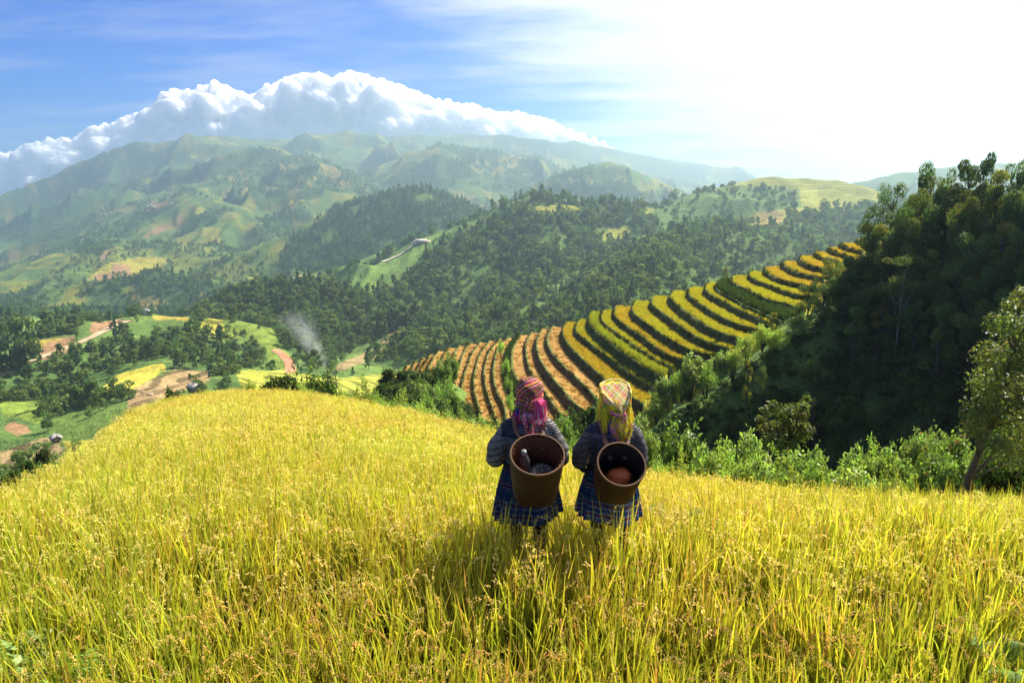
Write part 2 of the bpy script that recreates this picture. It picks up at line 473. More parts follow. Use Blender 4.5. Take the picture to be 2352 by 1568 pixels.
Y_, O_, G_, S_, W_ = 'yellow', 'orange', 'green', 'stubble', 'weeds'
EDGES = [
    (S_, B([(62, 395), (30, 450), (5, 490)])),
    (S_, B([(125, 370), (95, 430), (60, 470)])),
    (S_, B([(195, 330), (150, 430), (140, 460)])),
    (S_, B([(260, 300), (235, 350), (180, 440)])),
    (S_, B([(340, 270), (290, 330), (235, 440)])),
    (S_, B([(430, 240), (395, 290), (345, 385)])),
    (S_, B([(520, 222), (470, 300), (430, 420), (400, 470), (370, 600), (335, 700), (325, 830)])),
    (S_, B([(610, 205), (556, 290), (520, 400), (470, 560), (450, 650), (465, 740), (482, 840)])),
    (S_, B([(705, 195), (632, 290), (590, 400), (545, 540), (540, 640), (560, 740), (572, 840)])),
    (S_, B([(790, 180), (708, 290), (665, 420), (645, 540), (660, 660), (690, 770), (704, 860)])),
    (S_, B([(875, 168), (785, 275), (745, 400), (740, 520), (770, 660), (810, 770), (848, 890)])),
    (S_, B([(955, 152), (866, 232), (825, 380), (820, 520), (850, 630), (905, 740), (940, 900)])),
    (W_, B([(1040, 135), (950, 240), (925, 340), (922, 470), (960, 600), (1010, 720), (1060, 880)])),
    (S_, B([(1055, 132), (990, 250), (976, 380), (1000, 480), (1062, 580), (1150, 700), (1210, 860)])),
    (S_, B([(1155, 105), (1108, 200), (1108, 290), (1120, 370), (1150, 450), (1210, 540), (1310, 690), (1400, 820)])),
    (S_, B([(1250, 72), (1202, 180), (1207, 270), (1240, 370), (1330, 500), (1440, 630), (1540, 740), (1640, 805)])),
    (S_, B([(1340, 52), (1294, 150), (1302, 225), (1350, 310), (1440, 410), (1540, 500), (1640, 600), (1770, 730), (1880, 800)])),
    (O_, B([(1465, 22), (1436, 85), (1446, 155), (1500, 240), (1600, 340), (1720, 450), (1830, 545), (1960, 640), (2140, 735)])),
    (Y_, B([(1580, -5), (1550, 55), (1562, 112), (1646, 185), (1766, 275), (1946, 412), (2096, 520), (2250, 605)])),
    (G_, A([(30, 700), (20, 770), (60, 832), (170, 932), (300, 1032), (430, 1122), (560, 1200), (680, 1262)])),
    (Y_, A([(140, 672), (128, 742), (170, 802), (280, 882), (420, 982), (540, 1062), (640, 1122), (725, 1160)])),
    (O_, A([(252, 635), (240, 692), (270, 742), (370, 822), (500, 912), (620, 1002), (720, 1060), (840, 1100)])),
    (Y_, A([(430, 592), (400, 652), (430, 712), (540, 792), (680, 892), (820, 972), (920, 1020), (1060, 1050)])),
    (Y_, A([(602, 548), (570, 588), (590, 632), (680, 702), (800, 792), (930, 882), (1060, 947), (1270, 1015)])),
    (Y_, A([(765, 502), (735, 552), (775, 602), (870, 682), (1000, 772), (1120, 842), (1250, 888), (1390, 925)])),
    (Y_, A([(908, 468), (895, 518), (930, 562), (1010, 622), (1150, 712), (1300, 782), (1440, 822), (1570, 860)])),
    (Y_, A([(1064, 430), (1045, 480), (1080, 522), (1150, 562), (1260, 622), (1400, 692), (1500, 732), (1620, 785)])),
    (W_, A([(1200, 408), (1140, 455), (1165, 500), (1260, 550), (1380, 620), (1500, 672), (1600, 715), (1700, 760)])),
    (Y_, A([(1300, 370), (1268, 402), (1320, 442), (1420, 492), (1530, 547), (1650, 592), (1760, 612), (1900, 660)])),
    (Y_, A([(1450, 335), (1433, 367), (1500, 412), (1600, 442), (1700, 482), (1800, 517), (1970, 560), (2050, 590)])),
    (O_, A([(1580, 292), (1576, 322), (1650, 372), (1730, 402), (1840, 432), (1930, 447), (2050, 480)])),
    (O_, A([(1738, 247), (1731, 264), (1800, 312), (1880, 342), (1990, 363), (2080, 385)])),
    (O_, A([(1895, 200), (1883, 217), (1930, 252), (2000, 280), (2080, 297), (2160, 315)])),
    (O_, A([(2025, 163), (2016, 172), (2060, 202), (2120, 216), (2200, 235)])),
    (O_, A([(2145, 126), (2138, 133), (2200, 162), (2290, 190), (2350, 205)])),
    (O_, A([(2255, 88), (2246, 97), (2300, 120), (2360, 138), (2420, 150)])),
    (O_, A([(2400, 55), (2390, 62), (2440, 85), (2500, 100), (2560, 110)])),
]
CREST_D = ([926, 1160, 1350, 1680, 1960, 2050], [122, 111, 101, 93, 89, 88])
TERR = []
_z = -99
for typ, e in EDGES:
    d0 = np.interp(e[0][0], *CREST_D)
    z = P(e[0][0], e[0][1], d0)[2]
    z = max(z, _z + .34) if _z > -90 else z
    _z = z
    pts = np.array([Pz(x, y, z) for x, y in e])
    TERR.append((typ, z, pts))


def resample(p, n):
    # Catmull-Rom through the points, then even spacing
    q = np.concatenate([[2 * p[0] - p[1]], p, [2 * p[-1] - p[-2]]])
    out = []
    for i in range(1, len(q) - 2):
        t = np.linspace(0, 1, 16, endpoint=False)[:, None]
        a, b, c, d = q[i - 1], q[i], q[i + 1], q[i + 2]
        out.append(.5 * (2 * b + (c - a) * t + (2 * a - 5 * b + 4 * c - d) * t * t + (3 * b - a - 3 * c + d) * t ** 3))
    out = np.concatenate(out + [p[-1:]])
    s = np.concatenate([[0], np.cumsum(np.linalg.norm(np.diff(out, axis=0), axis=1))])
    u = np.linspace(0, s[-1], n)
    return np.stack([np.interp(u, s, out[:, i]) for i in range(out.shape[1])], -1)


TN = 90
TREAD_C = {Y_: (.36, .34, .035), O_: (.44, .34, .045), G_: (.28, .31, .035), S_: (.29, .165, .045), W_: (.04, .07, .018)}
RISER_C = {Y_: (.055, .060, .018), O_: (.06, .052, .018), G_: (.05, .065, .018), S_: (.10, .065, .028), W_: (.05, .09, .02)}
TREADS = []          # (type, z, outer edge, inner edge) for the plants


def build_terraces():
    mb_rows = []; cols = []
    rowsV = []; rowsC = []
    E = [resample(t[2], TN) for t in TERR]

    def push(row, c):
        # crest side falls away behind, lower end is buried
        back = row[0] + np.array([1.5, 5.0, -4.5]); back2 = row[0] + np.array([6, 22.0, -22])
        end = row[-1] + (row[-1] - row[-2]) / (np.linalg.norm(row[-1] - row[-2]) + 1e-6) * 1.5 + np.array([0, 0, -3.5])
        rowsV.append(np.concatenate([[back2, back], row, [end]]))
        c = np.tile(np.array(c), (len(row) + 3, 1)) if np.ndim(c) == 1 else np.concatenate([c[:1], c[:1], c, c[-1:]])
        rowsC.append(c)
    nK = len(E)
    for k in range(nK):
        typ, z, _ = TERR[k]
        e = E[k]
        # outward direction in plan (to the lower side)
        tan = np.gradient(e, axis=0)[:, :2]
        nrm = np.stack([tan[:, 1], -tan[:, 0]], -1)
        nrm /= np.linalg.norm(nrm, axis=1)[:, None] + 1e-9
        toward = (E[k - 1] - e)[:, :2] if k > 0 else (e - E[k + 1])[:, :2]
        sg = np.sign((nrm * toward).sum(1).mean())
        nrm *= sg
        zl = TERR[k - 1][1] if k > 0 else z - 2.5
        hgt = z - zl
        wob = (vnoise(e[:, 0] * .9, e[:, 1] * .9, 40 + k) - .5)
        # riser, bottom to top
        for f, out in ((0, .52), (.35, .36), (.75, .12), (1.0, 0.0)):
            row = e.copy()
            o = hgt * out + wob * .25 * (f < 1) + (vnoise(e[:, 0] * 3, e[:, 1] * 3, k * 7 + int(f * 10)) - .5) * .2 * (f < 1)
            row[:, :2] += nrm * o[:, None]
            row[:, 2] = zl + hgt * f + (.10 if f == 1 else 0)
            n = vnoise(e[:, 0] * 1.3 + f * 5, e[:, 1] * 1.3, 60 + k)[:, None]
            c = np.array(RISER_C[typ]) * (.6 + .8 * n)
            if f == 1: c = c * .5 + np.array((.10, .13, .03)) * .6
            push(row, c)
        # tread
        nx = E[k + 1] if k + 1 < nK else e + np.array([6, 3, 0])
        hn = (TERR[k + 1][1] - z) if k + 1 < nK else 1
        inner = nx.copy(); inner[:, 2] = z
        w = np.linalg.norm((inner - e)[:, :2], axis=1)
        d = (e - inner)[:, :2] / (w[:, None] + 1e-6)
        inner[:, :2] += d * np.minimum(.52 * hn + .15, w * .55)[:, None]
        lip = e.copy(); lip[:, :2] -= d * np.minimum(.22, w * .2)[:, None]; lip[:, 2] = z + .06
        n = fbm(e[:, 0] * .7, e[:, 1] * .7, 3, 80 + k)[:, None]
        tc = np.array(TREAD_C[typ]) * (.75 + .5 * n)
        push(lip, np.array((.10, .13, .03)) * (.7 + .6 * n))
        for f in (.18, .4, .7, 1.0):
            row = lip * (1 - f) + inner * f
            row[:, 2] = z - .02 + (vnoise(row[:, 0] * 1.5, row[:, 1] * 1.5, k) - .5) * .05
            push(row, tc * (.8 + .4 * fbm(row[:, 0] * 1.1, row[:, 1] * 1.1, 3, 5)[:, None]))
        TREADS.append((typ, z, lip, inner))
    G = np.array(rowsV); C = np.array(rowsC)
    me = mesh_np('terraced_hillside', G.reshape(-1, 3), grid_faces(*G.shape[:2]), vc_mat('terrace_earth', .95, .1, noise=.35, nscale=2.5, bump=.6, bscale=4), C.reshape(-1, 3), True)
    o = add('terraced_hillside', me)
    tag(o, 'curved rice terraces stepping up the spur behind the two women', 'terraces', kind='structure')
    return o
# ------------------------------------------------------------------ build ground meshes
def inpoly(px, py, poly):
    poly = np.asarray(poly, float)
    ins = np.zeros(px.shape, bool)
    j = len(poly) - 1
    for i in range(len(poly)):
        xi, yi = poly[i]; xj, yj = poly[j]
        c = ((yi > py) != (yj > py)) & (px < (xj - xi) * (py - yi) / (yj - yi + 1e-9) + xi)
        ins ^= c
        j = i
    return ins


def poly_soft(px, py, poly, feather=6, seed=0):
    """polygon test with ragged outline (land patches)"""
    wx = (fbm(px / 22., py / 22., 3, seed + 1) - .5) * feather * 3
    wy = (fbm(px / 22., py / 22., 3, seed + 2) - .5) * feather * 3
    return inpoly(px + wx, py + wy, poly)


NA, NR = 900, 820
AZ = np.linspace(R(-58), R(60), NA)
RAD = 13.0 * (5300 / 13.0) ** np.linspace(0, 1, NR)
LX = RAD[None, :] * np.sin(AZ)[:, None]
LY = RAD[None, :] * np.cos(AZ)[:, None]
LZ = height(LX, LY)
# keep the land under the terraces and under the near spur
_tx, _ty = pix(LX, LY, LZ)
_el = LZ / LY
_run = np.maximum.accumulate(_el, axis=1)
VIS = _el >= _run - 1e-4           # seen from the view point
VIS[:, 1:] &= True
print('land', round(time.time() - T0, 1))

FOREST = np.array((.045, .08, .022)); GRASS = np.array((.15, .23, .045)); LIME = np.array((.23, .31, .045))
YEL = np.array((.46, .38, .05)); RED = np.array((.31, .17, .09)); SCRUB = np.array((.085, .14, .033)); STRAW = np.array((.45, .33, .15))

n1 = fbm(LX / 160, LY / 160, 4, 21); n2 = fbm(LX / 45, LY / 45, 4, 22); n3 = fbm(LX / 420, LY / 420, 4, 23); n4 = fbm(LX / 14, LY / 14, 3, 24)
gz = np.gradient(LZ, axis=1) / np.gradient(LY, axis=1)
dist = np.hypot(LX, LY)
LC = np.zeros(LX.shape + (3,))
LC[:] = SCRUB
forest = np.zeros(LX.shape)        # woodland density
terr = np.zeros(LX.shape)          # contour terrace strength


def lay(mask, c, a=1.0, f=None, t=None):
    m = (mask * a)[..., None]
    LC[:] = LC * (1 - m) + np.asarray(c) * m
    if f is not None: forest[:] = np.where(mask > .5, f, forest)
    if t is not None: terr[:] = np.where(mask > .5, t, terr)


def px_mask(poly, d0, d1, feather=6, seed=0):
    return (poly_soft(_tx, _ty, poly, feather, seed) & (dist > d0) & (dist < d1)).astype(float)


far = (dist > 1050)
# mixed woods, grass and fields of the far slopes
lay(far & (n2 * .5 + n1 * .5 > .47), GRASS * .7, .75)
lay(far, FOREST, np.clip((n1 - .40) * 7, 0, 1) * .9)
forest[:] = np.where(far & (n1 > .5), .6, 0)
lay(far & (n3 > .5) & (n2 > .56) & (n1 < .5), YEL * .55 + LIME * .2, .8, 0, 1)
lay(far & (n3 < .52) & (n2 > .66), YEL * .6 + RED * .5, .6, 0, 1)
# lower half of the left mountain is farmed
fm = px_mask([(0, 600), (150, 560), (440, 440), (560, 470), (660, 570), (760, 420), (860, 460), (840, 520), (640, 660), (560, 740), (0, 760)], 1300, 4000, 8, 3)
lay(fm * (n2 > .46), LIME * .45 + GRASS * .3, .8, .0, .5)
lay(fm * ((n2 > .58) & (n1 < .55)), YEL * .55 + LIME * .25, .85, .0, 1)
lay(fm * (n1 > .53), FOREST * 1.2, .85, .7, 0)
# road scars and houses' earth on the left mountain
for q in ([(330, 545), (352, 528), (400, 508), (412, 490), (425, 497), (410, 520), (352, 540)], [(0, 602), (45, 580), (52, 585), (6, 612)], [(330, 480), (380, 462), (400, 468), (340, 486)]):
    lay(px_mask(q, 1300, 4000, 3), RED * 1.1, .85, 0)
# rolling hills
lay(px_mask([(150, 575), (250, 552), (460, 560), (560, 600), (610, 640), (580, 660), (380, 630), (180, 620), (80, 650)], 1150, 1800, 5, 5), LIME * .6 + YEL * .25, np.clip(.95 - 2.2 * np.abs(n2 - .5), 0, 1), .12, 1)
lay(px_mask([(150, 575), (250, 552), (460, 560), (560, 600), (610, 640), (580, 660), (380, 630), (180, 620), (80, 650)], 1150, 1800, 5, 5) * (n2 > .56), SCRUB, .9, .5, 0)
lay(px_mask([(200, 640), (260, 600), (330, 590), (420, 596), (330, 628), (230, 646)], 1150, 1800, 4), YEL, .8, 0, 1)
lay(px_mask([(255, 628), (262, 602), (300, 612), (302, 630), (262, 642), (215, 644), (216, 632)], 1100, 1800, 3), RED * 1.1, .95, 0, 0)
lay(px_mask([(225, 598), (250, 566), (262, 569), (240, 600)], 1100, 1800, 3), RED, .9, 0, 0)
lay(px_mask([(50, 700), (180, 590), (230, 590), (190, 640), (90, 720), (60, 730)], 1000, 1700, 5), GRASS, .9, .1, .8)
lay(px_mask([(130, 760), (150, 660), (240, 645), (330, 632), (480, 640), (520, 700), (510, 740), (250, 760)], 880, 1210, 5), FOREST, .9, 1, 0)
lay(px_mask([(290, 690), (330, 680), (390, 695), (390, 715), (300, 715)], 850, 1210, 4), GRASS, .9, 0, 0)
lay(px_mask([(0, 690), (50, 680), (90, 720), (100, 760), (0, 770)], 880, 1500, 5), FOREST, .8, 1, 0)
# conical hill
cone = px_mask([(590, 660), (600, 630), (680, 540), (820, 455), (970, 425), (1040, 448), (1130, 505), (1130, 600), (985, 615), (900, 640), (850, 680), (640, 690)], 1050, 1560, 4, 6)
lay(cone, FOREST, .9, 1, 0)
lay(cone * (n2 > .70), GRASS * .8, .8, .0, 0)
lay(px_mask([(655, 640), (690, 628), (770, 622), (765, 650), (690, 662), (650, 660)], 900, 1500, 2), GRASS * .8 + YEL * .3, .9, 0, 1.0)
lay(px_mask([(600, 700), (600, 600), (640, 580), (650, 640), (640, 700)], 900, 1500, 3), GRASS * .7, .6, .1)
# mid distance base: scrub and meadow
mid = (dist <= 1050)
lay(mid * 1.0, SCRUB * 1.15, 1, .04, 0)
lay(mid * (n2 > .52), GRASS, .7, .03)
lay(mid * (n2 < .38), FOREST * 1.4, .7, .7)
# ridges on the right of the valley: woodland
rb = px_mask([(840, 700), (985, 600), (1065, 545), (1120, 495), (1230, 440), (1400, 455), (1560, 460), (1600, 430), (1800, 395), (2100, 440), (2200, 700), (1900, 640), (1500, 760), (1200, 860), (900, 820), (860, 760)], 250, 1100, 5, 8)
lay(rb, FOREST, .92, 1, 0)
lay(rb * (n2 > .62), SCRUB * 1.1, .8, .35, 0)
lay(px_mask([(1490, 700), (1560, 590), (1640, 540), (1760, 525), (1840, 560), (1850, 600), (1700, 650), (1500, 740)], 300, 900, 5, 9), SCRUB * .85, .85, .35, 0)
lay(px_mask([(1190, 720), (1270, 640), (1330, 610), (1340, 640), (1240, 720)], 300, 900, 5, 9), SCRUB * 1.2, .85, .3, 0)
for q, t in (([(1208, 478), (1290, 470), (1345, 476), (1320, 486), (1208, 490)], 1), ([(1385, 540), (1400, 526), (1450, 522), (1447, 540), (1410, 556), (1386, 553)], 1), ([(1475, 482), (1510, 474), (1512, 484), (1480, 492)], .5),
             ([(1680, 424), (1690, 380), (1830, 380), (1832, 437), (1745, 432), (1690, 430)], 1), ([(1832, 380), (1950, 385), (2040, 430), (2010, 470), (1960, 485), (1830, 478)], 1),
             ([(1645, 515), (1680, 500), (1770, 480), (1830, 462), (1910, 490), (1908, 500), (1815, 490), (1790, 522), (1680, 524)], 1.2),
             ([(1560, 440), (1620, 400), (1700, 385), (1720, 434), (1600, 470)], .3)):
    lay(px_mask(q, 500, 1150, 2, 10), YEL * .55 + GRASS * .55, .95, 0, t)
lay(px_mask([(1645, 517), (1680, 502), (1770, 484), (1800, 490), (1790, 522), (1680, 524)], 500, 1150, 1.5, 10), RED * .45 + YEL * .3, .9, 0, 1.2)
# dark wooded hill
lay(px_mask([(500, 760), (510, 680), (600, 645), (720, 640), (800, 680), (900, 705), (960, 750), (900, 770), (790, 810), (740, 850), (640, 800), (560, 760)], 430, 720, 5, 11), FOREST, .95, 1, 0)
lay(px_mask([(765, 668), (835, 640), (1000, 598), (1010, 625), (905, 648), (865, 680), (780, 700)], 800, 1450, 2), GRASS * .9, .9, 0, 0)
# small harvested terraces at its foot
lay(px_mask([(770, 838), (850, 806), (890, 792), (895, 812), (850, 828), (790, 850), (775, 852)], 380, 620, 2), STRAW * .8, .95, 0, 2)
lay(px_mask([(868, 790), (884, 770), (930, 754), (938, 764), (900, 786)], 380, 640, 2), STRAW * .75, .95, 0, 2)
# valley fields
lay(px_mask([(540, 850), (640, 848), (760, 868), (850, 862), (950, 845), (1010, 835), (930, 890), (820, 910), (560, 900)], 270, 560, 3), YEL * .5 + LIME * .6, .95, 0, 1.5)
lay(px_mask([(640, 780), (620, 740), (500, 720), (460, 735), (470, 780), (560, 790), (655, 850), (690, 850)], 330, 560, 4), LIME * .8, .9, .05, .4)
lay(px_mask([(455, 745), (490, 722), (510, 728), (520, 770), (560, 770), (500, 790), (470, 770)], 400, 560, 2), YEL * .75 + LIME * .3, .95, 0, 1.5)
lay(px_mask([(340, 726), (430, 724), (440, 734), (360, 736)], 400, 600, 2), YEL * .8 + RED * .2, .95, 0, 0)
lay(px_mask([(50, 800), (60, 778), (130, 758), (160, 770), (120, 796), (80, 800)], 300, 520, 2), YEL * .6 + RED * .25, .95, 0, 1)
lay(px_mask([(85, 815), (110, 786), (170, 765), (180, 795), (130, 820), (90, 830)], 300, 520, 3), RED, .9, 0, 0)
lay(px_mask([(205, 756), (215, 735), (280, 722), (280, 740), (235, 764), (212, 768)], 400, 560, 2), RED * 1.15, .95, 0, 0)
lay(px_mask([(0, 830), (20, 812), (28, 815), (8, 850), (0, 856)], 250, 420, 2), RED, .9, 0, 0)
lay(px_mask([(240, 886), (300, 835), (375, 824), (380, 850), (310, 890), (285, 915), (262, 905)], 230, 420, 2, 12), YEL * .95 + LIME * .15, 1, 0, 0)
lay(px_mask([(290, 930), (310, 890), (400, 850), (480, 852), (482, 872), (420, 895), (330, 930), (300, 944)], 210, 400, 2, 13), STRAW * .55 + RED * .4, .95, 0, 2.4)
lay(px_mask([(0, 890), (60, 880), (110, 930), (95, 975), (0, 950)], 230, 380, 4, 14), LIME * .9, .9, .0, .6)
lay(px_mask([(60, 870), (85, 830), (160, 815), (300, 745), (430, 760), (560, 770), (610, 800), (600, 840), (480, 850), (380, 830), (300, 830), (250, 870), (180, 900), (100, 890)], 260, 520, 5, 15), FOREST * 1.5, .7, .62, 0)
lay(px_mask([(20, 965), (60, 975), (70, 990), (40, 1000), (10, 985)], 200, 330, 3), RED, .9, 0, 0)
lay(px_mask([(115, 990), (150, 945), (260, 940), (300, 945), (240, 990), (150, 1010)], 200, 330, 4), GRASS * .8, .8, .05, 0)
lay(px_mask([(200, 1040), (270, 975), (330, 925), (350, 930), (290, 985), (240, 1040), (200, 1075)], 170, 270, 2), STRAW, .95, 0, 0)
lay(px_mask([(0, 1000), (120, 1005), (145, 1030), (120, 1085), (0, 1075)], 150, 270, 2, 16), STRAW * .7 + RED * .2, .95, 0, 2.4)
lay(px_mask([(145, 1015), (220, 1008), (235, 1020), (200, 1055), (155, 1060)], 150, 270, 2, 16), YEL * .7 + LIME * .3, .95, 0, 2.4)
lay(px_mask([(1500, 440), (1600, 425), (1700, 425), (1837, 432), (1840, 480), (1770, 482), (1650, 520), (1500, 560)], 500, 1150, 4), SCRUB * 1.1, .9, .22, 0)
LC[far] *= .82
# dirt roads
def road_mask(pts, w, d0, d1):
    m = np.zeros(LX.shape, bool)
    q = [P(*p) for p in pts]
    for a, b in zip(q[:-1], q[1:]):
        ex, ey = b[0] - a[0], b[1] - a[1]
        t = np.clip(((LX - a[0]) * ex + (LY - a[1]) * ey) / (ex * ex + ey * ey), 0, 1)
        m |= np.hypot(LX - a[0] - t * ex, LY - a[1] - t * ey) < w
    return (m & (dist > d0) & (dist < d1)).astype(float)
# near slope in the right gully: dark undergrowth
nj = (dist < 75) & (LX > -5)
lay(nj * 1.0, FOREST * .9, 1, 0, 0)
lay(nj * (n4 > .55), SCRUB, .8)
lc_noise = (.8 + .4 * n4)[..., None]
LC *= lc_noise

# ------------------------------------------------------------------ land material
def land_mat():
    m, nt, out = new_mat('land')
    at = nt.new('ShaderNodeAttribute', attribute_name='Col')
    te = nt.new('ShaderNodeAttribute', attribute_name='terrace')
    geo = nt.new('ShaderNodeNewGeometry')
    pos = geo.outputs['Position']
    sep = nt.new('ShaderNodeSeparateXYZ'); nt.set(sep.inputs[0], pos)
    n = nt.noise(pos, .035, 6, .65)
    nf = nt.noise(pos, .22, 4, .6)
    # contour terraces: level treads between darker grassy steps
    zz = nt.math('MULTIPLY_ADD', nt.noise(pos, .012, 3), 6.0, sep.outputs[2])
    fr = nt.math('FRACT', nt.math('DIVIDE', zz, 2.6))
    step = nt.ramp(fr, [(0.0, 1), (.55, 1), (.66, .42), (.92, .42), (1.0, 1)])
    tf = nt.math('MINIMUM', te.outputs['Fac'], 1.0)
    sm = nt.math('MULTIPLY_ADD', nt.math('SUBTRACT', step, 1.0), tf, 1.0)
    v = nt.math('MULTIPLY', nt.math('MULTIPLY_ADD', n, .9, .55), nt.math('MULTIPLY_ADD', nf, .8, .6))
    v = nt.math('MULTIPLY', v, sm)
    c = nt.mix(1.0, at.outputs['Color'], nt.new('ShaderNodeCombineColor', i_0=v, i_1=v, i_2=v).outputs[0], 'MULTIPLY')
    b = nt.new('ShaderNodeBsdfPrincipled', i_Roughness=.95)
    b.inputs['Specular IOR Level'].default_value = .08
    nt.set(b.inputs['Base Color'], c)
    bn = nt.new('ShaderNodeBump', i_Strength=.8, i_Distance=6.0)
    nt.set(bn.inputs['Height'], nt.math('ADD', nt.noise(pos, .05, 7, .7), nt.math('MULTIPLY', nt.noise(pos, .3, 3, .7), .25)))
    nt.set(b.inputs['Normal'], bn.outputs[0])
    nt.set(out.inputs[0], b.outputs[0])
    return m


def build_land():
    V = np.stack([LX, LY, LZ], -1).reshape(-1, 3)
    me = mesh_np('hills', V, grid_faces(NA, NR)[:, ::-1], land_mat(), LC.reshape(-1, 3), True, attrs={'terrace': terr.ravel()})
    tag(add('hills', me), 'wooded hills and farmed valley', 'hills', kind='structure')
    # near spur ground
    u = np.concatenate([np.linspace(-2.6, -1.2, 30, endpoint=False), np.linspace(-1.2, 1.2, 220, endpoint=False), np.linspace(1.2, 2.6, 30)])
    t = np.linspace(0, 1, 150)
    de, _ = field_edge(u)
    d = np.where(t[None] < .7, .2 + (de[:, None] - .2) * (t[None] / .7), de[:, None] + (t[None] - .7) / .3 * 50)
    X = u[:, None] * d; Y = d
    Z = field_ground(X, Y)
    c = np.tile(np.array((.10, .075, .035)), (X.size, 1))
    past = ((Y - de[:, None]) > .3).ravel()
    c[past] = (.06, .10, .025)
    c *= (.6 + .8 * fbm(X * 2, Y * 2, 3, 4)).ravel()[:, None]
    me = mesh_np('field_ground', np.stack([X, Y, Z], -1).reshape(-1, 3), grid_faces(*X.shape)[:, ::-1], vc_mat('field_soil', .95, .1, noise=.4, nscale=6, bump=.5, bscale=12), c, True)
    tag(add('field_ground', me), 'earth of the rice field in the foreground', 'ground', kind='structure')


build_land()
build_terraces()
print('ground', round(time.time() - T0, 1))
# ------------------------------------------------------------------ leaves and trees
LEAF = vc_mat('leaf', .62, .22, trans=.5, rand=.5)
LEAF_GLOSS = vc_mat('glossy_leaf', .45, .32, trans=.42, rand=.3)
BARK = vc_mat('bark', .9, .1, noise=.3, nscale=14, bump=.5, bscale=25)


def unit(v): return v / (np.linalg.norm(v, axis=-1, keepdims=True) + 1e-9)


def leaf_quads(C, N, size, asp, rng, col, droop=.0):
    """diamond leaves at points C with normals N"""
    n = len(C)
    t = unit(np.cross(N, rng.normal(size=(n, 3))))
    t[:, 2] -= droop; t = unit(t)
    b = unit(np.cross(N, t))
    L = (size * rng.uniform(.6, 1.4, n))[:, None]
    Wd = L * asp
    fold = N * L * .12
    V = np.stack([C - t * L * .5, C + b * Wd * .5 + fold, C + t * L * .5, C - b * Wd * .5 + fold], 1)
    return V.reshape(-1, 3), np.arange(n * 4).reshape(-1, 4), np.repeat(col, 4, 0)


def make_crown(seed, blobs, nleaf, size, base, asp=.55, up=.35, tip=None, var=.35, hollow=.45, droop=0.0):
    """blobs: (n,6) centre xyz and radii; leaves gathered round every blob"""
    rng = np.random.default_rng(seed)
    blobs = np.asarray(blobs, float)
    w = (blobs[:, 3] * blobs[:, 4] * blobs[:, 5]) ** .62; w /= w.sum()
    which = rng.choice(len(blobs), nleaf, p=w)
    d = unit(rng.normal(size=(nleaf, 3)))
    rad = hollow + (1 - hollow) * rng.random(nleaf) ** .6
    rad *= 1 + .22 * (rng.random(nleaf) - .4)
    C = blobs[which, :3] + d * rad[:, None] * blobs[which, 3:6]
    N = unit(d * .7 + np.array([0, 0, up]) + rng.normal(size=(nleaf, 3)) * .55)
    bt = rng.uniform(.72, 1.3, len(blobs))
    by = rng.uniform(-.12, .22, len(blobs))
    f = (bt[which] * (1 - var + 2 * var * rng.random(nleaf)))[:, None]
    col = np.array(base)[None] * f
    col[:, 0] *= 1 + by[which] + .15 * rng.random(nleaf)
    if tip is not None:
        m = rng.random(nleaf) < tip[0]
        col[m] = np.array(tip[1]) * (.7 + .6 * rng.random((m.sum(), 1)))
    return leaf_quads(C, N, size, asp, rng, col, droop)


def crown_blobs(rng, h, w, n, lo=.3, shape='round', br=.34):
    B = []
    for i in range(n):
        t = rng.random() ** .8
        z = h * (lo + (1 - lo) * t)
        if shape == 'round': r = w * math.sqrt(max(0, 1 - ((t - .45) / .62) ** 2))
        elif shape == 'tall': r = w * (1 - .55 * t) * (.75 + .35 * rng.random())
        elif shape == 'cone': r = w * (1.02 - t) ** .8
        else: r = w * (.55 + .45 * t)
        a = rng.random() * 2 * math.pi
        q = r * (.35 + .65 * rng.random() ** .5)
        rr = w * br * rng.uniform(.7, 1.25) * (1 if shape != 'cone' else (1.15 - .7 * t))
        zz = rr * (rng.uniform(.55, .85) if shape != 'flat' else .28)
        B.append((q * math.cos(a), q * math.sin(a), min(z, h - zz * .6), rr, rr, zz))
    return np.array(B)


def tree_meshes(name, seed, h, w, nclump, nleaf, lsize, base, shape='round', lo=.3, lean=(0, 0), asp=.55, tip=None, mat=None, bark=(.10, .085, .065), br=.34, tw=None, up=.35, hollow=.45):
    rng = np.random.default_rng(seed)
    B = crown_blobs(rng, h, w, nclump, lo, shape, br)
    B[:, 0] += lean[0] * B[:, 2] / h; B[:, 1] += lean[1] * B[:, 2] / h
    V, Q, C = make_crown(seed + 1, B, nleaf, lsize, base, asp, up, tip, hollow=hollow)
    crown = mesh_np(name + '_crown', V, Q, mat or LEAF, C)
    mb = MB()
    tw = tw or .028 * h
    k = 7
    zz = np.linspace(-.15 * h, h * .86, k)
    px = lean[0] * np.clip(zz, 0, None) / h + rng.normal(size=k) * .012 * h
    py = lean[1] * np.clip(zz, 0, None) / h + rng.normal(size=k) * .012 * h
    mb.tube(np.stack([px, py, zz], -1), np.linspace(tw, tw * .25, k), 7, bark)
    for b in B[:min(len(B), 9)]:
        z0 = max(.18 * h, b[2] - .3 * h * rng.uniform(.5, 1))
        p0 = np.array([np.interp(z0, zz, px), np.interp(z0, zz, py), z0])
        mid_ = (p0 + b[:3]) / 2 + np.array([0, 0, -.03 * h])
        mb.tube([p0, mid_, b[:3]], [tw * .45, tw * .3, tw * .12], 5, bark)
    trunk = mb.mesh(name + '_trunk', BARK, True)
    return trunk, crown


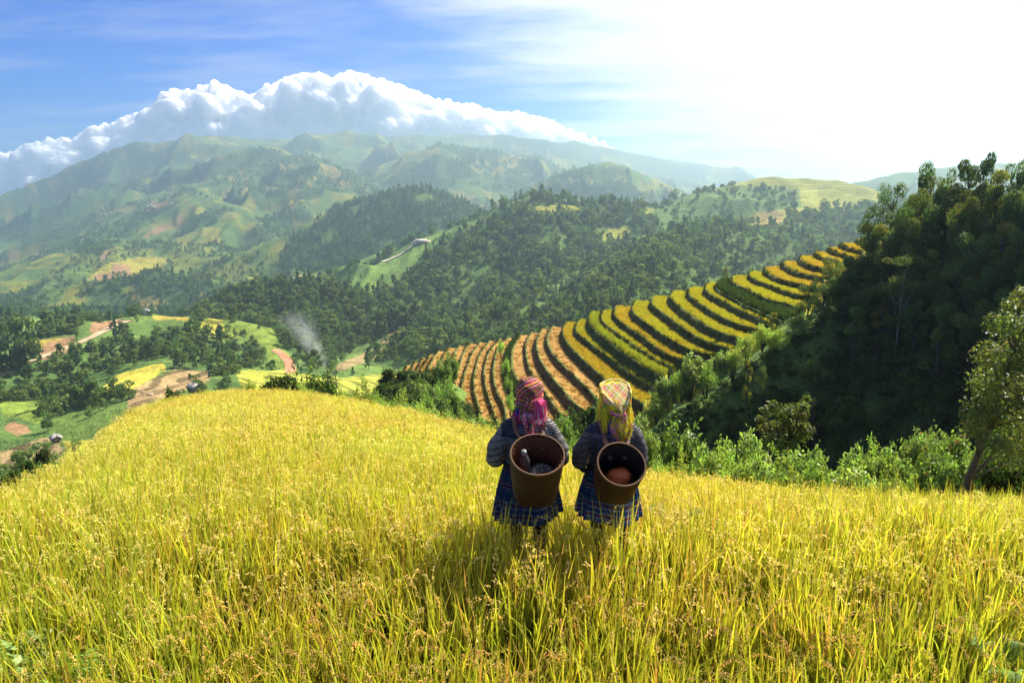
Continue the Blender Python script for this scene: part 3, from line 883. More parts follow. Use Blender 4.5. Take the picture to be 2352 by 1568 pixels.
def bush_meshes(name, seed, w, h, nclump, nleaf, lsize, base, asp=.5, tip=None, mat=None, droop=0, up=.35):
    rng = np.random.default_rng(seed)
    B = []
    for i in range(nclump):
        a = rng.random() * 6.283; q = w * .5 * rng.random() ** .5 * .8
        t = rng.random() ** .7
        zc = h * (.15 + .68 * t * (1 - .45 * (q / (w * .5)) ** 2))
        r = w * rng.uniform(.13, .24)
        B.append((q * math.cos(a), q * math.sin(a), zc, r, r, r * rng.uniform(.7, 1.2)))
    B = np.array(B)
    V, Q, C = make_crown(seed + 1, B, nleaf, lsize, base, asp, up, tip, hollow=.3, droop=droop)
    # sprigs standing out of the outline
    k = nleaf // 7
    wh = rng.choice(len(B), k)
    d = unit(rng.normal(size=(k, 3)) + np.array([0, 0, .7]))
    t = 1.0 + rng.random(k) ** 2 * .75
    base_dir = d[wh % max(1, k // 9)]
    Cc = B[wh, :3] + base_dir * t[:, None] * B[wh, 3:6] + rng.normal(size=(k, 3)) * lsize * .6
    col = np.array(base) * (.8 + .8 * rng.random((k, 1)))
    V2, Q2, C2 = leaf_quads(Cc, unit(rng.normal(size=(k, 3)) + [0, 0, .5]), lsize, asp, rng, col)
    crown = mesh_np(name + '_foliage', np.concatenate([V, V2]), np.concatenate([Q, Q2 + len(V)]), mat or LEAF, np.concatenate([C, C2]))
    mb = MB()
    for b in B[:min(9, nclump)]:
        mb.tube([(b[0] * .15, b[1] * .15, -.25 * h), (b[0] * .6, b[1] * .6, b[2] * .5), b[:3]], [.02 * h, .014 * h, .006 * h], 5, (.10, .075, .045))
    return mb.mesh(name + '_stems', BARK, True), crown


# ------------------------------------------------------------------ scattering of uncountable plants (one object each)
def proto_collection(name, meshes):
    c = bpy.data.collections.new(name)
    for i, me in enumerate(meshes):
        o = bpy.data.objects.new('%s_%02d' % (name, i), me)
        c.objects.link(o)
    return c


def scatter(name, coll, pts, rot, scale, idx, label, cat='plants'):
    n = len(pts)
    me = bpy.data.meshes.new(name)
    me.vertices.add(n)
    me.vertices.foreach_set('co', np.asarray(pts, np.float32).ravel())
    a = me.attributes.new('rot', 'FLOAT_VECTOR', 'POINT'); a.data.foreach_set('vector', np.asarray(rot, np.float32).ravel())
    a = me.attributes.new('scl', 'FLOAT_VECTOR', 'POINT'); a.data.foreach_set('vector', np.asarray(scale, np.float32).ravel())
    a = me.attributes.new('pick', 'INT', 'POINT'); a.data.foreach_set('value', np.asarray(idx, np.int32).ravel())
    o = add(name, me)
    ng = bpy.data.node_groups.new(name, 'GeometryNodeTree')
    ng.interface.new_socket('Geometry', in_out='INPUT', socket_type='NodeSocketGeometry')
    ng.interface.new_socket('Geometry', in_out='OUTPUT', socket_type='NodeSocketGeometry')
    N = ng.nodes; L = ng.links
    gi = N.new('NodeGroupInput'); go = N.new('NodeGroupOutput')
    iop = N.new('GeometryNodeInstanceOnPoints')
    ci = N.new('GeometryNodeCollectionInfo')
    ci.inputs['Collection'].default_value = coll
    ci.inputs['Separate Children'].default_value = True
    ci.inputs['Reset Children'].default_value = True

    def attr(nm, typ):
        q = N.new('GeometryNodeInputNamedAttribute'); q.data_type = typ
        q.inputs['Name'].default_value = nm
        return q.outputs['Attribute']
    L.new(gi.outputs[0], iop.inputs['Points'])
    L.new(ci.outputs[0], iop.inputs['Instance'])
    iop.inputs['Pick Instance'].default_value = True
    L.new(attr('pick', 'INT'), iop.inputs['Instance Index'])
    e2r = N.new('FunctionNodeEulerToRotation')
    L.new(attr('rot', 'FLOAT_VECTOR'), e2r.inputs[0])
    L.new(e2r.outputs[0], iop.inputs['Rotation'])
    L.new(attr('scl', 'FLOAT_VECTOR'), iop.inputs['Scale'])
    L.new(iop.outputs[0], go.inputs[0])
    md = o.modifiers.new('scatter', 'NODES'); md.node_group = ng
    tag(o, label, cat, kind='stuff')
    return o


def plant_thing(kind, name, part_names, meshes, loc, rz, scale, label, cat, group):
    """one plant: an empty at its foot with its parts"""
    e = empty(name, loc, rz)
    e.scale = scale
    tag(e, label, cat, group)
    for pn, me in zip(part_names, meshes):
        add(pn, me, e)
    return e
# ------------------------------------------------------------------ woods
def hit(px, py, d0=6.0, d1=4000.0, n=900):
    """first land point on the line of sight through a reference pixel"""
    D = d0 * (d1 / d0) ** np.linspace(0, 1, n)
    x1, _, z1 = P(px, py, 1.0)
    X = x1 * D; Z = z1 * D
    g = ground(X, D)
    b = Z < g
    k = np.argmax(b) if b.any() else int(np.argmin(np.abs(D - 54.0)))
    return float(X[k]), float(D[k]), float(g[k])


DK = (0.106, 0.174, 0.045)
# low detail trees for the far woods
FAR = []
for i, (h, w, sh, lo, c) in enumerate([(9, 3.0, 'round', .25, DK), (11, 2.6, 'tall', .2, (0.093, 0.153, 0.043)), (8, 3.3, 'round', .2, (0.140, 0.210, 0.047)), (12, 2.4, 'cone', .12, (0.063, 0.115, 0.042)), (5, 2.8, 'round', .1, (.11, .16, .035))]):
    rng = np.random.default_rng(900 + i)
    B_ = crown_blobs(rng, h, w, 16, lo, sh, .42)
    V, Q, C = make_crown(910 + i, B_, 330, 1.15, c, .7, .3, var=.4)
    mb = MB(); mb.put(V, Q, None, C)
    mb.tube([(0, 0, -1), (0, 0, h * .6)], [.2, .1], 5, (.08, .07, .05))
    FAR.append(mb.mesh('far_tree_%d' % i, LEAF))
far_coll = proto_collection('far_tree_kinds', FAR)

# candidate places
cx = (LX[:-1, :-1] + LX[1:, 1:]) / 2; cyy = (LY[:-1, :-1] + LY[1:, 1:]) / 2
area = (np.hypot(LX[1:, :-1] - LX[:-1, :-1], LY[1:, :-1] - LY[:-1, :-1]) * np.hypot(LX[:-1, 1:] - LX[:-1, :-1], LY[:-1, 1:] - LY[:-1, :-1]))
fq = forest[:-1, :-1]; dq = dist[:-1, :-1]
# visible or nearly visible (tree height above the land counts)
elt = (LZ + 9) / LY
vis = (elt >= _run)[:-1, :-1]
_qx, _qy = _tx[:-1, :-1], _ty[:-1, :-1]
inframe = (_qx > -250) & (_qx < 2600)
spacing = np.interp(dq, [200, 500, 900, 1600, 2600], [4.4, 4.4, 5.2, 6.8, 11])
ok = vis & inframe & (dq > 200) & (dq < 3400) & (fq > 0)
lam = np.where(ok, fq * area / spacing ** 2, 0)
cnt = RNG.poisson(np.minimum(lam, 30))
ii, jj = np.nonzero(cnt)
rep = cnt[ii, jj]
ii = np.repeat(ii, rep); jj = np.repeat(jj, rep)
a = RNG.random(len(ii)); b = RNG.random(len(ii))


def bil(A_): return (A_[ii, jj] * (1 - a) * (1 - b) + A_[ii + 1, jj] * a * (1 - b) + A_[ii, jj + 1] * (1 - a) * b + A_[ii + 1, jj + 1] * a * b)


TX, TY, TZ = bil(LX), bil(LY), bil(LZ)
tdist = np.hypot(TX, TY)
# lone trees and thickets of the valley floor
tpx, tpy = pix(TX, TY, TZ)
kind = RNG.choice(5, len(TX), p=[.34, .24, .2, .1, .12])
conif = ((tpx > 100) & (tpx < 540) & (tdist > 880) & (tdist < 1250)) | ((tpx > 590) & (tpx < 1130) & (tdist > 1100) & (tdist < 1600))
kind = np.where(conif & (RNG.random(len(TX)) < .55), 3, kind)
kind = np.where((tpx > 1480) & (tpx < 1850) & (tpy < 520) & (RNG.random(len(TX)) < .8), 4, kind)
sc = (.38 + 1.05 * RNG.random(len(TX)) ** 1.8) * np.interp(tdist, [300, 600], [.72, .95])
order = np.argsort(tdist)
N_IND = 138
near_idx = order[:N_IND]; far_idx = order[N_IND:]
rotz = RNG.uniform(0, 6.28, len(TX))
z0 = np.zeros(len(far_idx))
scatter('distant_woods', far_coll, np.stack([TX, TY, TZ - .3], -1)[far_idx], np.stack([z0, z0, rotz[far_idx]], -1),
        (sc[far_idx][:, None] * np.stack([RNG.uniform(.85, 1.2, len(far_idx)), RNG.uniform(.85, 1.2, len(far_idx)), RNG.uniform(.8, 1.25, len(far_idx))], -1)), kind[far_idx],
        'broadleaf and pine woods covering the far hills', 'woods')
print('woods', len(far_idx), round(time.time() - T0, 1))
VAL = []
for i, (h, w, sh, lo, c) in enumerate([(9, 3.1, 'round', .2, DK), (11, 2.7, 'tall', .15, (0.084, 0.140, 0.038)), (8, 3.4, 'round', .15, (0.128, 0.189, 0.041)), (10, 2.6, 'tall', .1, (0.112, 0.175, 0.042)), (5, 2.9, 'round', .05, (.115, .165, .035))]):
    VAL.append(tree_meshes('valley_tree_%d' % i, 300 + i, h, w, 20, 750, .85, tuple(v * 1.2 for v in c), sh, lo, br=.38))
for q in near_idx:
    k = int(kind[q]) if kind[q] != 3 else 1
    x_ = tpx[q]
    lab = 'small broadleaf tree in the wood left of the yellow valley field' if x_ < 250 else ('small broadleaf tree in the wood right of the yellow valley field' if x_ < 620 else 'small broadleaf tree on the wooded slopes beyond the terraces')
    s = float(sc[q])
    plant_thing('tree', 'broadleaf_tree', ('trunk', 'crown'), VAL[k], (float(TX[q]), float(TY[q]), float(TZ[q]) - .2), float(rotz[q]), (s, s, s * float(RNG.uniform(.85, 1.2))), lab, 'tree',
                'small trees of the valley woods')

# trees standing apart in the valley: px of the top, top y, width px, metres ahead
for (x_, y_, w_, D_, lab) in [(136, 744, 15, 436, 'lone dark tree above the red road cut on the left'), (170, 752, 12, 440, 'narrow tree on the field right of the lone dark tree above the road'),
                              (150, 733, 14, 445, 'tree behind the red bank above the road on the left'), (10, 725, 60, 360, 'broad dark tree clump at the left border above the road'), (44, 716, 45, 362, 'tall dark tree left of the small field above the road'),
                              (303, 700, 38, 498, 'dark tree on the hilltop where the dirt road ends'), (232, 738, 14, 470, 'dark bush tree in front of the red quarry'), (330, 712, 22, 500, 'pine beside the white house on the ridge'), (345, 715, 20, 500, 'second pine right of the white house on the ridge'),
                              (415, 706, 24, 510, 'wide pine tree behind the yellow ridge field'), (205, 868, 45, 300, 'large dark tree left of the yellow valley field'), (210, 990, 18, 235, 'small dark tree standing alone on the grass in the valley'), (435, 855, 10, 300, 'small tree beside the grey roofed hut')]:
    X_, Y2, _ = P(x_, y_, D_)
    g_ = float(height(np.array([X_]), np.array([Y2]))[0])
    zt = P(x_, y_, D_)[2]
    hh = max(4.0, zt - g_)
    ww = w_ / FPX * D_
    plant_thing('tree', 'broadleaf_tree', ('trunk', 'crown'), VAL[int(x_) % 2], (X_, Y2, g_ - .3), x_ * .37, (ww / 5.6, ww / 5.6, hh / (9.5 if int(x_) % 2 == 0 else 11.3)), lab, 'tree', 'trees standing apart in the valley')

# ------------------------------------------------------------------ forest on the shaded slope at the right
JT = []
for i, (h, w, sh, lo, c, n, ls) in enumerate([
        (8, 1.9, 'tall', .12, (0.097, 0.157, 0.042), 4200, .24), (8, 2.2, 'round', .2, (0.092, 0.148, 0.042), 4400, .24), (8, 1.7, 'tall', .08, (0.196, 0.242, 0.046), 3900, .22),
        (8, 2.1, 'round', .3, (0.116, 0.174, 0.056), 3000, .22), (8, 1.5, 'tall', .05, (0.083, 0.134, 0.039), 3600, .25), (8, 2.0, 'round', .15, (0.162, 0.213, 0.046), 4200, .23)]):
    JT.append(tree_meshes('forest_tree_%d' % i, 500 + i * 3, h, w, 15, n, ls, c, sh, lo, br=.43, hollow=.62))
FEATHER = tree_meshes('feather_tree', 560, 8, 2.6, 22, 3600, .22, (.085, .12, .04), 'flat', .55, asp=.35, br=.36, bark=(.26, .23, .18), tw=.13)
JL = 'trees of the shaded forest on the right slope'


def jtree(x_, yt, hpx, wpx, k, lab=None, D=None):
    yb = yt + hpx
    if D is None:
        X_, D_, g_ = hit(x_, yb, 30, 200)
        D_ = min(D_, 55.0)
    else:
        X_, D_, _ = P(x_, yt, D); g_ = float(ground(np.array([X_]), np.array([D_]))[0])
    X_, _, zt = P(x_, yt, D_)
    g_ = float(ground(np.array([X_]), np.array([D_]))[0])
    h = max(1.5, zt - g_)
    w = wpx / FPX * D_
    ms = FEATHER if k == 'f' else JT[k]
    bw = {0: 4.2, 1: 5.0, 2: 3.8, 3: 4.8, 4: 3.4, 5: 4.6, 'f': 6.0}[k]
    plant_thing('tree', 'forest_tree', ('trunk', 'crown'), ms, (X_, D_, g_ - .15), random.uniform(0, 6.28), (w / bw, w / bw, h / 8.2), lab or 'dark leafy tree in the shaded forest on the right slope', 'tree', JL)


JLIST = [(2118, 368, 215, 62, 0, 'tall dark tree rising highest at the left end of the forest skyline'), (2056, 415, 170, 66, 3, 'airy open tree standing out left of the forest skyline'), (2232, 361, 220, 56, 4, 'narrow dark tree on the forest skyline left of the topmost one'),
         (2269, 345, 230, 46, 4, 'topmost slim tree of the forest skyline against the white sky'), (2312, 369, 215, 72, 1, 'round dark tree right of the topmost tree of the skyline'), (2345, 362, 220, 60, 0, 'tree of the skyline cut by the right border'),
         (2197, 382, 210, 60, 1, None), (2152, 390, 200, 52, 5, None), (2013, 470, 130, 58, 1, 'dark rounded tree at the left end of the forest above the terraces'), (2286, 458, 180, 66, 5, 'sunlit yellow green rounded crown high in the forest'),
         (2312, 505, 190, 76, 2, 'yellow green crown below the sunlit rounded crown in the forest'), (2177, 458, 170, 56, 3, 'pale airy tree in the middle of the forest'), (2122, 458, 160, 60, 2, None), (2003, 509, 150, 62, 2, 'lit yellow green tree at the forest edge beside the highest terrace'),
         (2157, 423, 190, 50, 0, None), (2064, 521, 170, 70, 1, None), (2238, 529, 190, 80, 3, 'pale feathery crown in the right half of the forest'), (2150, 568, 150, 58, 2, 'column shaped tree with bright yellow green crown in front of the forest'),
         (1915, 587, 90, 54, 5, 'round bush-like tree hiding the end of the upper terraces'), (1862, 632, 90, 46, 1, 'round dark tree in front of the upper terrace ends'), (1904, 632, 100, 44, 3, None), (1948, 626, 110, 52, 1, None), (1966, 585, 120, 60, 0, None),
         (2025, 697, 110, 52, 2, 'small sunlit tree low on the forest slope'), (2345, 610, 160, 50, 0, None), (2205, 600, 170, 70, 3, None), (2265, 590, 180, 80, 1, None), (2115, 600, 160, 70, 1, None), (2030, 590, 150, 66, 0, None), (1990, 640, 120, 56, 1, None),
         (2320, 660, 170, 70, 0, None), (2240, 680, 160, 80, 1, None), (2170, 700, 150, 70, 0, None), (2050, 640, 150, 56, 4, None), (2075, 470, 150, 60, 0, None), (2030, 560, 120, 60, 1, None), (2095, 540, 150, 60, 4, None), (2340, 440, 200, 56, 2, None), (2250, 430, 190, 60, 1, None), (2210, 480, 190, 66, 0, None),
         (2190, 620, 140, 60, 4, None), (2300, 570, 180, 70, 1, None), (2352, 520, 190, 60, 0, None), (2400, 400, 240, 80, 0, None), (2450, 380, 240, 80, 1, None), (2520, 350, 240, 80, 4, None), (2600, 330, 260, 90, 1, None), (2690, 300, 260, 90, 0, None), (2790, 290, 280, 100, 1, None), (2420, 520, 220, 80, 1, None), (2500, 500, 220, 80, 0, None)]
for q in JLIST: jtree(*q)
jtree(2082, 575, 228, 112, 'f', 'feathery tree with a bare pale trunk in front of the dark forest')
for (x_, y_) in [(2110, 790), (2190, 800), (2260, 780), (2140, 740), (2060, 800), (2000, 770), (1950, 720), (1900, 730), (2330, 760), (2290, 830)]:
    jtree(x_, y_ - 110, 120, random.uniform(50, 75), random.choice([0, 1, 4]))
for i in range(46):
    x_ = random.uniform(1960, 2400); y_ = random.uniform(640, 830) + max(0, 2010 - x_) * .6
    jtree(x_, y_ - 115, 125, random.uniform(46, 84), random.choice([0, 1, 4, 5, 2]))
for i in range(26):
    x_ = random.uniform(2030, 2380)
    jtree(x_, np.interp(x_, [2020, 2080, 2118, 2230, 2300, 2400], [500, 450, 415, 385, 375, 370]) + random.uniform(5, 70), random.uniform(180, 220), random.uniform(60, 92), random.choice([1, 5, 1, 0, 2]))
# small trees at the terraces
for (x_, y_, hp, w_, k, D_, lab) in [(1673, 618, 40, 36, 5, 114, 'round tree peeping over the middle of the terrace crest'), (1735, 610, 34, 26, 1, 118, 'small round tree right behind the terrace crest'), (1870, 580, 26, 22, 5, 122, 'low tree behind the upper terraces'), (1202, 752, 18, 14, 1, 112, 'tiny bush behind the brown terrace crest'),
                                     (1777, 714, 80, 34, 2, 54.5, 'lit column shaped tree at the lower end of the upper terraces'), (1722, 822, 70, 24, 2, 50, 'thin pale sprig tree on the dark slope'), (1751, 836, 50, 26, 3, 50, 'pale small tree beside the thin sprig tree on the dark slope')]:
    jtree(x_, y_, hp, w_, k, lab, D_)
print('forest', round(time.time() - T0, 1))

# ------------------------------------------------------------------ bushes
BU = []
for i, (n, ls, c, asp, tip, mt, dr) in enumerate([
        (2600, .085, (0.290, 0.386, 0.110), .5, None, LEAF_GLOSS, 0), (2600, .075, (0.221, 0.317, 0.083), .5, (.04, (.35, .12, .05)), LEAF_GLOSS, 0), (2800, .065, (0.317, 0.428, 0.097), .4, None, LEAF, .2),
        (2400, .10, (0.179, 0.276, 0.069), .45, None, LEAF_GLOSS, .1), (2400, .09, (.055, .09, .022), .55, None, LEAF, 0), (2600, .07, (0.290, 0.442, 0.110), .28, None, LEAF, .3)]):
    BU.append(bush_meshes('bush_%d' % i, 700 + i * 5, 1.0, 1.0, 22, n, ls, c, asp, tip, mt, dr))


def bush(x_, yt, wpx, D_, k, lab, group, minh=.5, cat='bush', name='bush'):
    X_, _, zt = P(x_, yt, D_)
    g_ = float(ground(np.array([X_]), np.array([D_]))[0])
    w = wpx / FPX * D_ * 1.12
    h = max(minh, zt - g_)
    if 'rim' in group and h > 1.3 * w: g_ = zt - 1.3 * w; h = 1.3 * w
    if h > 2.6 * w: g_ += h - 2.0 * w; h = 2.0 * w      # stands on bank growth
    plant_thing('bush', name, ('stems', 'foliage'), BU[k], (X_, D_, g_), random.uniform(0, 6.28), (w, w, h), lab, cat, group)


GR = 'bushes along the right edge of the rice field'
for q in [(1497, 975, 60, 13, 1, 'leafy bush just right of the woman in the yellow scarf'), (1565, 975, 95, 13.5, 3, 'spreading bush with drooping sprays right of the yellow scarf'), (1509, 1043, 70, 11.6, 5, 'low ferny bush beside the right woman and the rice'), (1560, 1040, 70, 11.8, 2, None),
          (1617, 1027, 80, 12, 0, None), (1661, 1011, 90, 12.6, 2, None), (1729, 991, 100, 13, 0, 'tall pale green bush below the leaning sapling'), (1846, 999, 105, 12.6, 1, 'pale bush right of the leaning sapling'), (1700, 1050, 100, 11, 2, None), (1745, 1052, 115, 10.9, 0, None),
          (1812, 1050, 115, 10.9, 2, None), (1880, 1052, 95, 11, 0, None), (1925, 1075, 80, 10.4, 2, None), (1970, 1031, 95, 11.6, 0, None), (2002, 1023, 85, 12, 2, None), (2046, 1023, 80, 11.6, 0, None), (1985, 1075, 125, 10.1, 0, None), (2054, 1067, 95, 10.1, 2, None),
          (2126, 971, 85, 13, 1, 'bush with reddish tips left of the leaning tree'), (2183, 963, 95, 13.2, 1, 'tall bush with reddish tips behind the leaning tree'), (2110, 1040, 90, 11.2, 1, None), (2160, 1027, 95, 11.3, 3, None), (2205, 1040, 90, 10.6, 3, None), (2310, 1000, 110, 13, 3, None), (2290, 1060, 110, 10.4, 4, None), (2360, 1060, 90, 10.4, 4, None), (2240, 1085, 80, 9.9, 4, None),
          (2250, 1131, 85, 8.9, 0, 'low weeds at the foot of the leaning tree'), (2320, 1135, 85, 8.8, 3, 'low dark weeds in the rice at the right border')]:
    bush(q[0], q[1], q[2], q[3], q[4], q[5] or 'pale green bush in the hedge right of the women', GR)
GR = 'bushes between and behind the women'
for q in [(1296, 950, 52, 17, 3, 'bush with broad pale leaves between the two women'), (1318, 990, 66, 15.5, 5, 'low green bush between the women below the broad leaved one'), (1325, 1022, 60, 14, 2, 'ferny growth at the field edge between the women'), (1275, 985, 50, 16, 2, 'small bush touching the left woman from behind'), (1345, 1010, 46, 15, 3, 'small bush behind the right woman')]:
    bush(*q, GR)
GR = 'low bushes along the middle edge of the rice field'
for q in [(789, 884, 34, 25.5, 5, 'small fern clump right of the bare saplings'), (832, 876, 62, 25, 2, None), (867, 893, 40, 23.5, 5, None), (911, 904, 72, 22.5, 2, None), (945, 921, 56, 21, 5, None), (975, 925, 62, 20.5, 2, None), (1020, 943, 66, 19, 5, None), (1057, 948, 60, 18.3, 2, None), (1098, 955, 60, 17.6, 0, None), (1132, 958, 56, 17, 5, None), (1165, 972, 56, 16.4, 2, None), (1000, 935, 50, 20, 0, None), (1075, 957, 60, 17.7, 5, None)]:
    bush(q[0], q[1], q[2], q[3], q[4], q[5] or 'low green bush on the field edge left of the women', GR)
GR = 'dark thicket beside the brown terraces'
for q in [(886, 842, 34, 72, 4), (926, 846, 60, 70, 4), (957, 851, 60, 68, 4), (989, 842, 55, 70, 4), (1014, 829, 44, 74, 3), (1032, 812, 36, 80, 3), (942, 867, 66, 62, 4), (912, 882, 66, 56, 4), (975, 875, 66, 60, 3), (1018, 864, 50, 64, 5), (879, 878, 40, 58, 4), (973, 893, 60, 52, 5), (1004, 899, 60, 52, 3), (1030, 890, 44, 56, 3), (1150, 780, 16, 82, 5), (1162, 820, 18, 76, 5), (1166, 860, 20, 70, 5), (1172, 900, 22, 66, 5)]:
    bush(*q, 'dark bush in the thicket left of the brown terraces' if q[0] < 1100 else 'green shrub in the strip between the brown terraces', GR)
GR = 'bushes on the crest of the rice field'
for q in [(575, 872, 26, 27.5, 2, 'thin sprigs at the left end of the crest bushes'), (614, 870, 46, 27.5, 4, 'small dark bush left of the big crest bush'), (664, 852, 84, 28, 4, 'biggest dark round bush on the crest of the rice field'), (728, 846, 72, 28, 3, 'bright leafy bush right of the big crest bush'), (700, 880, 50, 27, 2, 'low light green bush in front of the crest bushes'),
          (388, 886, 38, 45, 4, 'round bush showing just beyond the rice crest on the left'), (25, 1072, 66, 30, 4, 'dark bush below the field at the left border'), (64, 1050, 60, 34, 4, 'dark leafy bush under the straw terraces at left'), (90, 1026, 34, 60, 4, 'dark bush growing in the straw terraces at left'), (92, 1070, 40, 36, 3, 'bush beside the rice at the left border')]:
    bush(*q, GR)
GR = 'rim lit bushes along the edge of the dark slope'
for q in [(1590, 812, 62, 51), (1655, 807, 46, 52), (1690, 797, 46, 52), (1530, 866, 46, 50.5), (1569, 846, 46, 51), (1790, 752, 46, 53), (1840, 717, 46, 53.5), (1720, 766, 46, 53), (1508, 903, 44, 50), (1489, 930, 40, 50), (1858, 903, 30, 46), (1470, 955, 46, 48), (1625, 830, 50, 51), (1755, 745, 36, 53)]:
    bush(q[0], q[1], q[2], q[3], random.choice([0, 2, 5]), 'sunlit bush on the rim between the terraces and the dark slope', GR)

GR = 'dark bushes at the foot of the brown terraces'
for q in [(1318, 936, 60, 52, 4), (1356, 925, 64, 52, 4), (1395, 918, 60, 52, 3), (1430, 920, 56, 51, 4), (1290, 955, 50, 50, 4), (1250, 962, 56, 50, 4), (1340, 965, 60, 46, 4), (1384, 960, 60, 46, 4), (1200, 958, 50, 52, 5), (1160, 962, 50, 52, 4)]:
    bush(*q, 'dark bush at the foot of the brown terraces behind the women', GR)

# undergrowth of the shaded slope and scrub of the near banks
UG = [bush_meshes('undergrowth_%d' % i, 800 + i, 1.5, 1.0, 10, 420, .15, c, .5)[1] for i, c in enumerate([(.05, .085, .02), (.07, .11, .026), (.045, .07, .02), (.10, .15, .036)])]
ug_coll = proto_collection('undergrowth_kinds', UG)
n = 11000
ux = RNG.uniform(-12, 75, n); uy = RNG.uniform(14, 76, n)
gx = ground(ux, uy)
px_, py_ = pix(ux, uy, gx)
sl = (ground(ux, uy + .6) - gx) / .6
de_, _ = field_edge(ux / uy)
jr0 = np.array([P(*q) for q in JR])
keep = (uy < np.interp(ux, jr0[:, 0], jr0[:, 1], left=99) + 1.2) & (px_ > 820) & (px_ < 2700) & (uy > de_ + 2.5) & (sl > -1.1)
ux, uy, gx = ux[keep], uy[keep], gx[keep]
m = len(ux)
s_ = RNG.uniform(.5, 1.25, m)
jr = np.array([P(*q) for q in JR]); jd = np.min([np.hypot(ux - (jr[i, 0] + (jr[i + 1, 0] - jr[i, 0]) * f), uy - (jr[i, 1] + (jr[i + 1, 1] - jr[i, 1]) * f)) for i in range(len(jr) - 1) for f in (0, .33, .66)], axis=0)
s_ *= .42 + .58 * np.clip(jd / 7, 0, 1)
z_ = np.zeros(m)
scatter('undergrowth', ug_coll, np.stack([ux, uy, gx - .1], -1), np.stack([RNG.normal(0, .15, m), RNG.normal(0, .15, m), RNG.uniform(0, 6.28, m)], -1), np.stack([s_, s_, s_ * RNG.uniform(.6, 1.2, m)], -1), RNG.choice(4, m, p=[.4, .3, .2, .1]), 'tangled dark undergrowth on the near slopes', 'undergrowth')
print('bushes', m, round(time.time() - T0, 1))

# ------------------------------------------------------------------ leaning tree at the right border
X_, D_, _ = P(2207, 1150, 9.6)
g_ = float(field_ground(np.array([X_]), np.array([D_]))[0])
lt = empty('leaning_tree', (X_, D_, g_))
tag(lt, 'slender leaning tree with glossy small leaves at the right border', 'tree')
tb = np.array([P(2207, 1160, 9.6), P(2222, 1105, 9.6), P(2246, 1045, 9.7), P(2272, 982, 9.8), P(2300, 900, 9.9), P(2325, 810, 10.0), P(2340, 720, 10.0)]) - np.array([X_, D_, g_])
tb[0, 2] = -.1
mb = MB(); mb.tube(tb, [.055, .05, .045, .042, .03, .02, .008], 8, (.13, .10, .065))
rng = np.random.default_rng(77)
BL = []
for (x_, y_, r_) in [(2333, 700, 30), (2300, 745, 36), (2345, 760, 50), (2268, 815, 36), (2310, 830, 50), (2360, 830, 60), (2262, 880, 40), (2300, 900, 52), (2350, 910, 60), (2250, 940, 40), (2295, 965, 52), (2345, 985, 56), (2400, 760, 60), (2420, 860, 70), (2410, 960, 60), (2235, 985, 30), (2390, 690, 50), (2440, 780, 60), (2320, 1030, 44), (2370, 1050, 50), (2285, 1020, 30), (2350, 680, 26)]:
    p = np.array(P(x_, y_, 9.9 + rng.normal() * .35)) - np.array([X_, D_, g_])
    r = r_ / FPX * 10.2
    BL.append((*p, r, r, r * .95))
    k_ = int(np.argmin(np.abs(tb[:, 2] - (p[2] - .5))))
    mb.tube([tb[k_], (tb[k_] + p) / 2 + [0, 0, .06], p], [.018, .012, .005], 5, (.13, .10, .065))
add('trunk', mb.mesh('leaning_trunk', BARK, True), lt)
V, Q, C = make_crown(78, BL, 13000, .062, (.19, .25, .06), .48, .25, (.02, (.42, .24, .10)), hollow=.1)
add('crown', mesh_np('leaning_crown', V, Q, LEAF_GLOSS, C), lt)
# open sapling in front of the dark slope
X_, D_, _ = P(1800, 1080, 14.5); g_ = float(ground(np.array([X_]), np.array([D_]))[0])
sp = empty('sapling', (X_, D_, g_)); tag(sp, 'open leaning sapling standing out against the dark slope', 'tree')
BL = []; mb = MB()
org = np.array([X_, D_, g_])
for (x_, y_, r_) in [(1854, 915, 10), (1845, 935, 16), (1838, 955, 20), (1760, 945, 18), (1780, 935, 18), (1800, 950, 26), (1815, 975, 28), (1790, 985, 32), (1765, 985, 26), (1820, 1005, 32), (1785, 1015, 34), (1830, 975, 22), (1748, 962, 14), (1815, 935, 14), (1850, 990, 22)]:
    p = np.array(P(x_, y_, 14.5 + rng.normal() * .4)) - org
    r = r_ / FPX * 15
    BL.append((*p, r, r, r * .8))
    q0 = np.array(P(1795, 1040, 14.5)) - org
    mb.tube([q0, (q0 * .4 + p * .6) + [0, 0, -.1], p], [.03, .016, .006], 5, (.12, .09, .05))
mb.tube([(0, 0, -.4), q0 * .5, q0], [.05, .045, .035], 6, (.12, .09, .05))
add('trunk', mb.mesh('sapling_trunk', BARK, True), sp)
V, Q, C = make_crown(79, BL, 2600, .11, (.13, .17, .04), .45, .3, hollow=.0)
add('crown', mesh_np('sapling_crown', V, Q, LEAF_GLOSS, C), sp)
